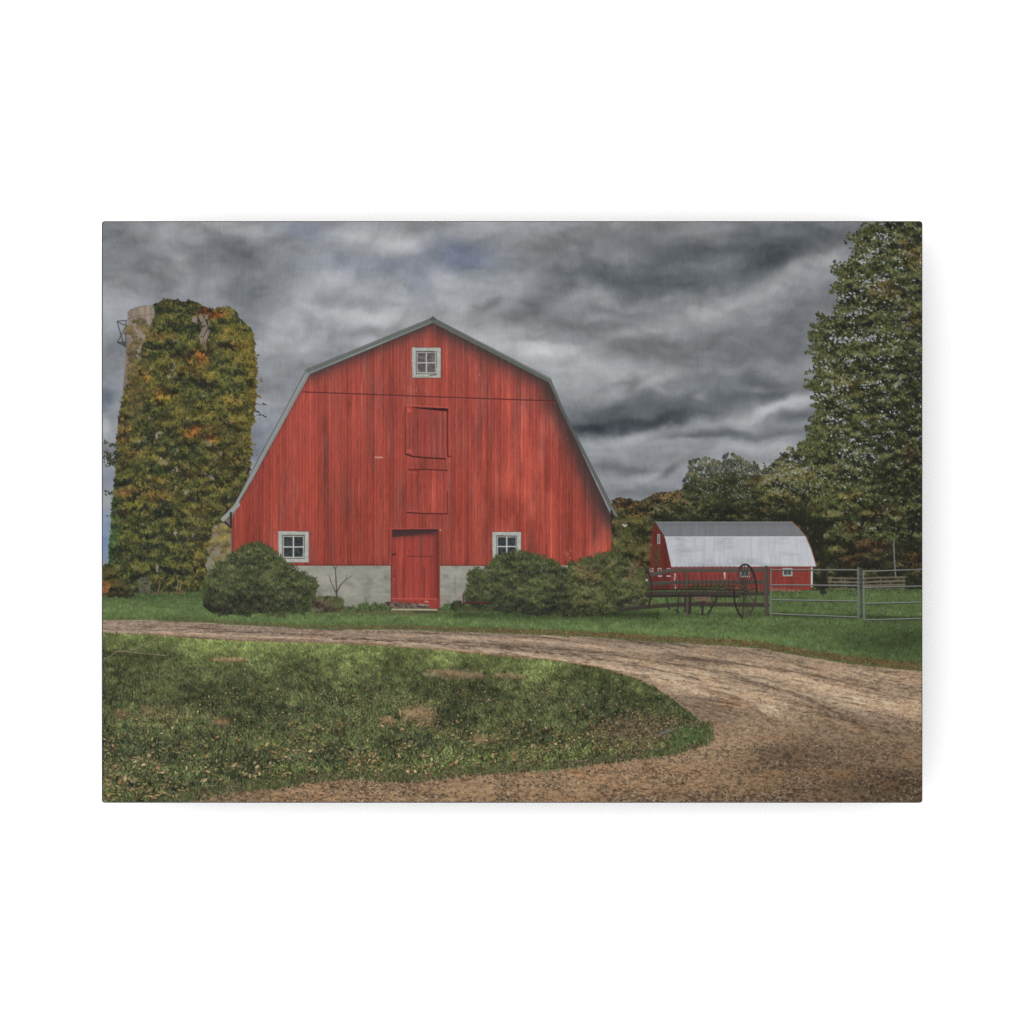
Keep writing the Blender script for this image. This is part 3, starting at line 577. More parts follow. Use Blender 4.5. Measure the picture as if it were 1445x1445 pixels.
    foliage([(290, 470), (298, 446), (312, 438), (330, 438), (344, 456), (358, 468), (358, 600), (300, 640)], 6000, 2.6, green, nid('silo/creeper'), 4, 12, (50, 50, 36), .95, 3, 2.9, 0, (.15, 1.5), .4, spots, light=L, gsc=13, hz=2.1, jit=20)
    foliage(V, 22000, 2.7, green, nid('silo/creeper'), 5, 13, (46, 48, 37), 1.1, 3, 3.3, .27, (.15, 1.5), .38, spots, light=L, gsc=13, hz=1.35, jit=26)
    foliage(V, 15000, 2.0, green, nid('silo/creeper'), 6, 9, (44, 46, 34), .8, 3, 2.4, .36, (1.2, 2.9), .4, spots, light=L, fill=0, gsc=11, hz=1.2, jit=18)
    sl, X, Y = box(276, 444, 298, 500); q = (np.abs(X-288-2*np.sin(Y/6)) < 6.5-np.maximum(Y-474, 0)*.28) & (fbm(X/4, Y/5, 7, 3) > .40)
    put(sl, q, np.array((118, 108, 98), np.float32)*(1+.5*(fbm(X/3, Y/14, 3, 3)-.5))[..., None], nid('silo')); line([(290, 452), (293, 462), (289, 470), (286, 476)], 1.3, (46, 42, 42), nid('silo'), .8)
    # sparse sprays on the bare wall
    foliage([(180, 455), (200, 446), (212, 460), (206, 500), (196, 600), (180, 600), (178, 520)], 1700, 2., [(70, 64, 46), (92, 84, 54), (124, 104, 62)], nid('silo/creeper'), 8, 9, rough=1.6, gap=.455, fill=0, gsc=7)
    foliage([(295, 735), (325, 740), (325, 800), (296, 812)], 420, 2.2, [(86, 74, 46), (124, 112, 62), (150, 134, 72)], nid('silo/creeper'), 9, 9, rough=1.4, gap=.52, fill=0)
    rg = np.random.RandomState(31); n = 260                      # sprays breaking the right hand outline
    y = rg.uniform(470, 660, n); e = np.interp(y, [470, 520, 545, 560, 600, 640, 660], [354, 359, 359, 359, 352, 352, 349]); x = e+rg.exponential(2.4, n)*np.where(fbm(y/9, y*0, 3, 2) > .5, 1.4, .5)-1
    splat(x, y, rg.uniform(1.4, 3.2, n), .9, rg.normal(.25, .5, n), np.array((104, 92, 46))*rg.uniform(.6, 1.25, (n, 1)), nid('silo/creeper'))
    for P in ([(357, 568), (366, 571), (372, 571)], [(356, 582), (364, 582), (373, 588)], [(358, 588), (367, 584)]): line(P, .8, (60, 58, 50), nid('silo/creeper'), .8)
    for (x, y) in ((371, 569.5), (374, 571), (361, 580), (366, 586), (371, 586.5), (374, 588), (364, 581)): splat(np.array([x]), np.array([y]), 1.8, 1., .4, np.array([(50, 52, 44)]), nid('silo/creeper'))
    line([(216, 768), (222, 757)], 1, (140, 120, 108), nid('silo/creeper'), .7); line([(221, 775), (216, 783)], .9, (140, 120, 108), 0, .5)
    poly([(196, 815), (211, 815), (211, 838), (194, 838)], (92, 92, 76), i, .75, 50); line([(192, 838), (210, 838.6)], 1.2, (58, 58, 50), i, .7); line([(202, 824), (208, 824)], 2, (50, 52, 42), i, .8)
    for x in (222, 248, 252): line([(x+3, 820), (x, 840)], 1.6, (148, 122, 106), nid('silo/creeper'), .6)
    rg = np.random.RandomState(33); n = 500; x = rg.uniform(214, 290, n); y = 838.5+rg.normal(0, 1.2, n); splat(x, y, rg.uniform(.7, 1.8, n), .6, rg.normal(0, .4, n), np.array((128, 88, 66))*rg.uniform(.6, 1.2, (n, 1)), nid('leaf_litter'), .7)

# ------------------------------------------------------------------ trees behind
def paint_woods():
    pal = [(36, 37, 28), (48, 50, 36), (66, 68, 46), (88, 88, 58), (112, 108, 74)]
    P = [(862, 716), (866, 704), (880, 702), (892, 706), (905, 706), (915, 700), (935, 694), (955, 692), (975, 690), (1000, 680), (1040, 670), (1080, 672), (1130, 668), (1180, 665), (1302, 660), (1302, 832), (1140, 832), (862, 812)]
    spots = [(885, 712, 26, 8, (132, 86, 60), .8), (900, 724, 14, 7, (168, 130, 72), .75), (935, 702, 30, 10, (132, 106, 72), .8), (960, 700, 14, 7, (130, 98, 66), .7), (890, 740, 20, 12, (116, 106, 66), .5), (1060, 692, 7, 10, (140, 92, 66), .5), (1045, 720, 6, 6, (130, 84, 60), .5),
             (1200, 790, 20, 12, (124, 80, 54), .7), (1230, 768, 26, 12, (120, 72, 50), .7), (1290, 790, 22, 16, (126, 80, 52), .7), (1245, 795, 14, 18, (84, 62, 48), .6), (1080, 720, 20, 5, (100, 84, 50), .5)]
    def L(x, y): return -.26*np.clip((y-705)/28, 0, 1)*(x > 925)-.04+.28*(x < 990)*np.clip((722-y)/14, 0, 1)
    foliage(P, 22000, 1.7, pal, nid('woodland'), 21, 11, (38, 40, 30), 1., 3, 2.2, 0, (0, 6.28), .5, spots, light=L, hz=1.5)
    # two loose trees with sky showing through
    T1 = [(962, 700), (964, 680), (970, 664), (972, 652), (984, 650), (996, 642), (1006, 650), (1018, 650), (1024, 640), (1042, 640), (1054, 650), (1066, 648), (1074, 660), (1070, 700), (1040, 712), (990, 712)]
    for dx in ((1012, 712, 1000, 660), (1014, 710, 1026, 655), (1048, 712, 1046, 655), (1056, 710, 1072, 672)):
        line([(dx[0], dx[1]), ((dx[0]+dx[2])/2+2, (dx[1]+dx[3])/2), (dx[2], dx[3])], 2, (46, 42, 34), nid('tree.loose'), .9, .5, .7)
    palt = [(34, 36, 26), (46, 50, 34), (66, 69, 44), (92, 92, 60)]
    foliage(T1, 5200, 1.9, palt, nid('tree.loose'), 23, 9, (54, 56, 44), 1.7, 3, 2., .45, (-2.2, -.9), .42, [(1062, 680, 8, 14, (128, 90, 60), .5)], gsc=3., fill=0, jit=26)
    foliage([(962, 700), (975, 672), (1040, 664), (1074, 680), (1070, 705), (990, 712)], 2600, 1.8, palt, nid('tree.loose'), 24, 9, (54, 56, 44), 1.5, 4, 2., .42, (0, 6), .5, gsc=3., filla=.5)
    T2 = [(1070, 705), (1072, 670), (1080, 656), (1094, 650), (1104, 636), (1116, 630), (1130, 626), (1150, 620), (1180, 610), (1200, 700), (1185, 800), (1166, 834), (1160, 740), (1130, 712)]
    for P in ([(1140, 735), (1122, 690), (1108, 655)], [(1142, 730), (1146, 680), (1140, 650)], [(1130, 700), (1118, 668)], [(1150, 720), (1160, 680), (1170, 650)]): line(P, 1.8, (44, 40, 34), nid('tree.olive'), .9, .5, .7)
    foliage(T2, 13000, 1.9, [(36, 38, 26), (52, 54, 35), (78, 79, 45), (104, 102, 58), (128, 124, 84)], nid('tree.olive'), 25, 10, (42, 44, 32), 1.6, 4, 2.2, .43, (0, 6.28), .5, [(1140, 670, 26, 10, (130, 118, 62), .5), (1170, 665, 20, 8, (140, 104, 60), .5)], gsc=3.6, filla=.8, jit=26,
            light=lambda x, y: -.4*np.clip((y-710)/40, 0, 1))
    line([(1162, 834), (1163, 800), (1158, 760), (1150, 730)], 11, (38, 35, 28), nid('tree.olive'), .85, 4, 3)
    rg = np.random.RandomState(35); n = 420; x = rg.uniform(972, 1064, n); y = rg.uniform(652, 704, n); ok = fbm(x/9, y/9, 5, 3) > .47; splat(x[ok], y[ok], rg.uniform(.4, 1.2, n)[ok], .5, rg.uniform(0, 3, n)[ok], np.full((ok.sum(), 3), (178, 180, 182.)), nid('sky'), .8)
    n = 420; x = rg.uniform(1075, 1200, n); y = rg.uniform(640, 694, n)+rg.exponential(5, n); splat(x, y, rg.uniform(.4, 1.4, n), .6, rg.uniform(0, 3, n), np.full((n, 3), (180, 182, 184.)), nid('sky'), .75)

def paint_small_barn():
    i = nid('small_barn'); sl, X, Y = box(910, 734, 1156, 842)
    m = inpoly(X, Y, [(924.5, 738), (937.5, 758), (947, 800), (1146, 800), (1146, 832), (1128, 834), (1128, 836), (914, 832), (914, 761)])
    sh = np.clip((948-X)/4, 0, 1)[..., None]
    planks(sl, X, Y, m, np.array((130, 58, 52), np.float32)*(1-.25*sh), i, 30, 3.2, .6)
    for y in (806, 811.5, 817, 822.5): line([(1090, y), (1145, y+.2)], .8, (110, 46, 42), i, .5, 1)
    line([(1090, 832.8), (1128, 834.4)], 3.6, (134, 102, 84), i, .9, 1)
    poly([(1144.4, 801), (1147, 801), (1147, 829), (1144.4, 829)], (196, 198, 196), i)
    line([(914, 762), (924.5, 738), (938, 758), (947.5, 800)], 1.4, (74, 40, 40), i, .8)
    j = nid('small_barn/roof'); sl, X, Y = box(920, 734, 1158, 804)
    m = inpoly(X, Y, [(924.8, 737.2), (1118, 737), (1126, 744), (1137.7, 758), (938, 758)])
    c = np.array((116, 118, 122), np.float32)*(1+.10*(fbm(X/3, Y/30, 2, 3)-.5)-.12*np.clip((745-Y)/10, 0, 1))[..., None]; put(sl, m, c, j)
    m = inpoly(X, Y, [(938, 757.6), (1137.7, 757.6), (1145, 775), (1152.4, 800), (947.6, 801.6)])
    c = np.array((188, 191, 195), np.float32)*(1+.10*(fbm(X/4, Y/24, 4, 3)-.5)+.05*(fbm(X/1.2, Y/40, 7, 2)-.5)+.02*(X-1040)/100)[..., None]; c = c*(1-.10*np.clip(fbm(X/30, Y/9, 9, 4)-.5, 0, 1)*4*(X > 0))[..., None]
    put(sl, m, c, j)
    for x in range(956, 1150, 13): line([(x, 759), (x+.5+(x-1040)*.03, 800)], .8, (160, 163, 167), j, .45)
    line([(925, 737), (1118, 736.9)], 1, (168, 170, 172), j, .7); line([(938, 758), (1137, 757.8)], 1.3, (206, 208, 210), j, .8); line([(1118, 737), (1127, 745), (1137.7, 758), (1145, 775), (1152.4, 800)], 1.3, (150, 92, 80), j, .9)
    line([(947.6, 801), (1152, 800.4)], 1.3, (100, 44, 44), j, .8, 1)
    def w(x0, y0, x1, y1, k, c=(60, 66, 68)):
        ii = nid('small_barn/window.'+k); poly([(x0, y0), (x1, y0), (x1, y1), (x0, y1)], (158, 160, 156), ii)
        f = max(1., min(2, (x1-x0)*.16)); poly([(x0+f, y0+f), (x1-f, y0+f), (x1-f, y1-f), (x0+f, y1-f)], c, ii, .95)
        if x1-x0 > 8: line([((x0+x1)/2, y0+1), ((x0+x1)/2, y1-1)], 1, (150, 150, 150), ii, .8)
    w(927.4, 754, 931.6, 768, 'a', (96, 104, 96)); w(1104.4, 801.8, 1118.6, 813.4, 'b'); w(1044, 803, 1058.6, 815, 'c')
    for k, x in enumerate((916.5, 928, 940.8)): w(x, 802, x+5.4, 807.4, 'g%d' % k, (110, 60, 58))
    for x in (929, 941): line([(x, 813.4), (x+4.6, 813.4)], 1.6, (200, 200, 198), i, .9)
    for P in ([(952.5, 811), (952.5, 818.6)], [(952.5, 826.6), (952.5, 830.6)], [(1022.5, 809), (1022.5, 817.4)], [(912, 818), (913.5, 822)]): line(P, 2.4, (204, 202, 200), i, .95)
    rg = np.random.RandomState(36); n = 240; x = rg.uniform(924, 930, n)+rg.normal(0, 1.5, n); y = rg.uniform(770, 800, n); splat(x, y, 1.2, .7, rg.uniform(0, 3, n), np.array((72, 70, 42))*rg.uniform(.6, 1.3, (n, 1)), nid('small_barn/creeper'), .6)
    n = 420; x = rg.uniform(1004, 1006, n)+rg.normal(0, 17, n); y = 829+rg.normal(0, 2.2, n); splat(x, y, 1.3, .7, rg.uniform(0, 3, n), np.array((52, 62, 38))*rg.uniform(.6, 1.5, (n, 1)), nid('far_plant'), .9)
    for x in (1001, 1005, 1009, 1013, 1017, 1020): line([(x, 832), (x+2.4, 831.8)], 1.1, (190, 188, 184), nid('far_plant'), .8)
    # loose farther plank fence and utility pole
    j = nid('plank_fence')
    for y, a in ((817, .75), (822.4, .85), (827.6, .8), (832.4, .5)):
        line([(1169, y-1), (1190, y-.6), (1216, y), (1240, y-1.4), (1277, y-2.2)], 2.4, (124, 116, 100), j, a, 1.)
        line([(1169, y+1), (1277, y-.2)], .8, (70, 64, 54), j, .5)
    for x in (1171, 1192, 1222, 1243, 1276): line([(x, 815), (x, 834)], 1.6, (104, 96, 82), j, .8)
    line([(1261, 751), (1262.4, 790), (1264.2, 814)], 1.7, (128, 126, 122), nid('utility_pole'), .95)

BIG = [(1302, 312), (1240, 311), (1228, 322), (1212, 330), (1206, 340), (1203, 360), (1190, 374), (1182, 388), (1186, 402), (1180, 420), (1188, 438), (1176, 446), (1160, 452), (1148, 468), (1150, 480), (1150, 492), (1160, 500), (1150, 516), (1154, 530), (1142, 543), (1152, 554), (1152, 572), (1160, 584), (1146, 596), (1142, 606), (1152, 612), (1144, 622), (1132, 628), (1128, 640), (1150, 655), (1152, 668), (1178, 690), (1172, 705), (1190, 724), (1184, 740), (1180, 752), (1200, 764), (1215, 752), (1232, 764), (1250, 756), (1262, 762), (1280, 752), (1302, 762)]
def paint_big_tree():
    i = nid('tree.maple')
    pal = [(30, 31, 25), (37, 40, 29), (48, 53, 35), (62, 68, 42), (82, 86, 52), (116, 116, 78)]
    spots = [(1294, 362, 12, 14, (122, 90, 52), .6), (1280, 345, 14, 12, (112, 92, 52), .4), (1250, 410, 24, 14, (122, 92, 56), .5), (1290, 450, 12, 10, (110, 80, 54), .5), (1200, 545, 26, 16, (110, 96, 56), .5), (1285, 640, 14, 16, (110, 80, 50), .5), (1195, 700, 22, 8, (136, 116, 62), .5), (1200, 745, 18, 8, (136, 90, 60), .45),
             (1240, 720, 30, 8, (120, 84, 56), .45), (1215, 335, 16, 14, (92, 92, 54), .5)]
    def L(x, y): return .02-.20*np.clip((x-1190)/90, 0, 1)*np.clip((y-400)/160, 0, 1)+.12*np.clip((1200-x)/50, 0, 1)
    for P in ([(1302, 500), (1270, 520), (1215, 545)], [(1302, 640), (1260, 650), (1190, 640)], [(1302, 420), (1260, 430), (1200, 440)], [(1222, 528), (1200, 520), (1160, 524)]): line(P, 3, (50, 44, 36), i, .9, 1, 1)
    foliage(BIG, 17000, 2.3, pal, i, 41, 10, (38, 41, 30), 1.2, 2, 3.0, .36, (0, 3.14), .5, spots, light=L, big=1.1, gsc=5, hz=1.7, jit=18)
    foliage(BIG, 16000, 1.7, pal, i, 44, 8, (38, 41, 30), 1.2, 2, 2.8, .35, (0, 3.14), .55, spots, light=L, fill=0, big=1.1, gsc=5, hz=1.4, jit=22)
    rg = np.random.RandomState(43); tips = [(1203, 362), (1188, 374), (1182, 388), (1178, 372), (1170, 402), (1180, 432), (1155, 447), (1140, 470), (1142, 490), (1152, 515), (1136, 545), (1152, 580), (1144, 596), (1138, 606), (1135, 628), (1198, 350), (1212, 328)]
    for (x, y) in tips:
        line([(x, y), (x+10, y+rg.uniform(-2, 5)), (x+24, y+rg.uniform(0, 8))], 1, (52, 46, 38), i, .9)
        n = 26; t = rg.rand(n); splat(x+t*22+rg.normal(0, 1.4, n), y+t*4+rg.normal(0, 2., n), rg.uniform(1.2, 2.6, n), 1.1, rg.uniform(0, 3, n), np.array((66, 70, 44))*rg.uniform(.6, 1.4, (n, 1)), i)
    for (x, y) in ((1216.5, 319), (1211.5, 330), (1225, 324), (1177.5, 370), (1139, 606), (1194, 342), (1154.5, 446)):
        n = 5; splat(x+rg.normal(0, 1, n), y+rg.normal(0, 1.6, n), 1.8, 1.1, rg.uniform(0, 3, n), np.full((n, 3), (58, 54, 50.)), i)
    A = np.array([p for p in BIG[1:54]], float)
    for k in range(75):
        t = rg.uniform(0, 40); q = int(t); f = t-q; x, y = A[q]*(1-f)+A[q+1]*f; r = rg.uniform(7, 24); dr = rg.normal(.12, .3)
        m = int(r*2.2); u = rg.rand(m); px_, py_ = x+8-u*r, y+dr*(u*r)*-1+rg.normal(0, 1.1+1.6*(1-u), m)
        splat(px_, py_, rg.uniform(1., 2.1, m), rg.uniform(.7, 1.2, m), rg.uniform(0, 3, m), np.array((68, 72, 46))*rg.uniform(.6, 1.5, (m, 1)), i)
    for (xa, ya, xb, yb, m, sd) in ((1190, 447, 1226, 436, 60, 2), (1168, 480, 1244, 476, 130, 2.4), (1150, 560, 1200, 548, 60, 3), (1185, 420, 1215, 410, 40, 3), (1210, 372, 1245, 350, 60, 4), (1218, 400, 1250, 390, 50, 3), (1150, 512, 1175, 520, 40, 3), (1160, 590, 1200, 596, 40, 3), (1225, 330, 1262, 338, 40, 4), (1190, 500, 1260, 520, 50, 4), (1212, 545, 1262, 540, 40, 4), (1180, 640, 1240, 650, 50, 5)):
        t_ = rg.rand(m); x = xa+(xb-xa)*t_+rg.normal(0, sd, m); y = ya+(yb-ya)*t_+rg.normal(0, sd*.5, m)
        q_ = rg.rand(m) < .42; x = x[q_]+rg.normal(0, 3, q_.sum()); y = y[q_]+rg.normal(0, 2.6, q_.sum()); m = len(x)
        splat(x, y, rg.uniform(.7, 2.8, m), rg.uniform(.6, 1.6, m), rg.normal(-.2, .8, m), np.array((160, 163, 168))*rg.uniform(.85, 1.15, (m, 1)), nid('sky'), .9)
    # sky glints through the leaves
    n = 2300; x = rg.uniform(1150, 1300, n); y = rg.uniform(314, 750, n); w = fbm(x/14, y/9, 5, 3)
    mm = ID == i; ix = np.clip(((x-X0)*S).astype(int), 0, W2-1); iy = np.clip(((y-Y0)*S).astype(int), 0, H2-1)
    ok = mm[iy, ix] & (rg.rand(n) < np.clip((w-.44)*5, 0, 1)*(1-.7*np.clip((y-520)/180, 0, 1))*(1-.6*np.clip((x-1245)/50, 0, 1))); x, y = x[ok], y[ok]; n = len(x)
    splat(x, y, rg.uniform(.6, 2.2, n), rg.uniform(.5, 1.1, n), rg.normal(0, .8, n), np.array((194, 196, 198))*rg.uniform(.75, 1.1, (n, 1)), 0, rg.uniform(.5, .95, n))

def bush(P, n, i, seed, base, pal, L, spots=()):
    foliage(P, n, 2.2, pal, i, seed, 8, base, 1.3, 2, 2.3, 0, (0, 3.14), .45, spots, light=L, hz=1.3, jit=24, big=1.)
    foliage(P, n, 1.5, pal, i, seed+1, 6, base, 1.5, 3, 1.6, 0, (.8, 2.4), .4, spots, light=L, hz=1.3, jit=26, fill=0, big=1.)
    rg = np.random.RandomState(seed+2); m = 1500; q = rg.randint(0, len(P), m); t = rg.rand(m); A = np.array(P, float); Bn = np.roll(A, -1, 0)
    x = A[q, 0]*(1-t)+Bn[q, 0]*t; y = A[q, 1]*(1-t)+Bn[q, 1]*t; ok = (y < 848) & (fbm(x/5, y/5, seed % 9, 2) > .42); x, y = x[ok], y[ok]; m = len(x); cx = A[:, 0].mean()
    splat(x+rg.normal(0, 2, m), y+rg.uniform(-4.5, 3, m), rg.uniform(1.2, 4.2, m), .55, -1.57+(x-cx)/90.+rg.normal(0, .35, m), np.array(pal[3])*rg.uniform(.6, 1.25, (m, 1)), i)

def paint_bushes():
    pal = [(40, 41, 35), (48, 52, 39), (60, 66, 45), (74, 81, 52), (88, 95, 60), (108, 112, 76)]
    # distant shrub mass beside the big barn
    foliage([(864, 730), (890, 728), (918, 736), (918, 800), (905, 820), (864, 830)], 3600, 2.2, [(34, 34, 24), (60, 60, 38), (88, 86, 52), (116, 108, 66)], nid('shrub.tall'), 51, 12, (46, 46, 34), .8, 3, 2.2, .2, (0, 3.14), .5, [(892, 726, 12, 6, (160, 120, 60), .6), (905, 790, 9, 20, (86, 64, 46), .4)])
    for P in ([(879, 741), (882, 743), (884, 741)], [(864, 785), (868, 788), (873, 787)]): line(P, 2.4, (200, 196, 190), nid('shrub.tall'), .85)
    B1 = [(287, 838), (289, 822), (297, 806), (312, 796), (326, 786), (340, 776), (352, 771), (366, 769), (378, 776), (392, 786), (408, 800), (424, 810), (440, 818), (446, 828), (440, 840), (438, 856), (430, 865), (404, 868), (380, 868), (356, 869), (330, 867), (300, 866), (289, 858)]
    foliage([(432, 860), (438, 846), (452, 842), (470, 842), (484, 846), (486, 858), (470, 864), (440, 864)], 900, 2., [(40, 36, 32), (66, 58, 48), (86, 88, 60), (100, 110, 74)], nid('shrub.low'), 53, 8, (60, 58, 48), .8, 2, 2., 0, (0, 3.14), .5, [(452, 852, 14, 8, (110, 78, 72), .6)])
    def L1(x, y): return -.30*np.clip((y-822)/34, 0, 1)-.34*np.clip((332-x)/40, 0, 1)*np.clip((y-822)/20, 0, 1)+.06
    bush(B1, 9000, nid('bush.left'), 61, (40, 43, 33), pal, L1, [(345, 845, 26, 14, (38, 34, 34), .3)])
    B2 = [(658, 842), (662, 826), (664, 808), (678, 803), (690, 797), (704, 788), (720, 782), (742, 783), (765, 788), (782, 796), (800, 804), (806, 830), (804, 860), (780, 866), (740, 866), (705, 862), (680, 858), (660, 854)]
    B3 = [(778, 858), (780, 820), (790, 806), (806, 797), (826, 792), (846, 786), (862, 784), (880, 790), (896, 800), (912, 818), (916, 838), (908, 856), (880, 864), (840, 868), (796, 868)]
    for x, y in ((783, 800), (788, 799), (794, 802), (800, 800), (812, 799), (818, 801), (822, 799), (797, 806), (686, 801), (690, 803)): line([(x, y), (x+3, y+1.5)], 2.6, (198, 190, 184), nid('red_barn/foundation.right'), .9)
    def L2(x, y): return -.34*np.clip((y-828)/30, 0, 1)-.03
    def L3(x, y): return -.34*np.clip((y-836)/26, 0, 1)+.10
    bush(B3, 8000, nid('bush.right'), 71, (42, 44, 33), [(34, 34, 28), (44, 47, 34), (58, 62, 42), (74, 79, 50), (92, 95, 60), (112, 110, 74)], L3, [(830, 812, 16, 10, (132, 104, 72), .5), (820, 800, 10, 6, (130, 110, 76), .5), (895, 850, 12, 8, (120, 124, 110), .4)])
    bush(B2, 8500, nid('bush.middle'), 81, (38, 41, 31), pal, L2)
    # red handcart showing beside the middle bush
    j = nid('handcart'); poly([(652, 838.5), (654, 838), (654.6, 849), (690, 850), (690, 853), (652.6, 852)], (84, 44, 46), j, .85); line([(653, 852), (700, 853)], 1, (52, 34, 34), j, .8)
    foliage([(636, 858), (636, 850), (650, 848), (656, 856), (700, 856), (700, 863), (640, 862)], 500, 2., pal[:4], nid('bush.middle'), 83, 8, (48, 54, 38), .7, 2)
    # bottom-left undergrowth
    foliage([(143, 842), (143, 800), (150, 796), (160, 800), (166, 815), (180, 826), (190, 842)], 1500, 2.4, [(32, 32, 24), (52, 52, 34), (76, 72, 42), (96, 88, 50)], nid('undergrowth'), 91, 9, (46, 46, 34), .8, 2)
    j = nid('orange_shrub'); foliage([(143, 836), (143, 822), (148, 820), (154, 823), (154, 831), (150, 836)], 160, 2., [(96, 66, 44), (140, 96, 60), (164, 112, 70)], j, 93, 6, (120, 84, 56), .5, 1)
    rg = np.random.RandomState(95)
    for (cx, cy, r, n) in ((153, 644, 9, 60), (158, 652, 8, 50), (148, 625, 4, 8), (156, 628, 4, 9), (163, 640, 4, 16), (150, 695, 4, 6), (157, 697, 4, 10), (160, 723, 4, 10), (155, 727, 3, 5), (162, 628, 3, 5)):
        x = cx+rg.normal(0, r*.5, n); y = cy+rg.normal(0, r*.4, n); splat(x, y, rg.uniform(1.2, 2.4, n), .9, rg.uniform(0, 3, n), np.array((62, 66, 52))*rg.uniform(.6, 1.3, (n, 1)), nid('twigs'))
    for P in ([(170, 640), (158, 640), (146, 645)], [(168, 655), (156, 652), (148, 656)], [(170, 630), (150, 625)], [(168, 702), (150, 694)], [(168, 722), (154, 727)]): line(P, .8, (66, 60, 50), nid('twigs'), .8)
    # bare sapling by the wall
    j = nid('sapling')
    for P, w in (([(475, 846), (474.4, 832), (473.4, 815), (472.6, 802)], 2.4), ([(474, 838), (470, 829), (465, 819)], 1.7), ([(475, 836), (480, 826), (488, 818), (495, 814)], 1.9), ([(472.8, 804), (468, 796), (466, 788)], .9), ([(472.8, 802), (476, 797)], .8), ([(488, 818), (489, 812)], .9), ([(466, 819), (464, 813)], 1.)):
        line(P, w, (72, 64, 58), j, .92, .6, max(.7, w*.45))

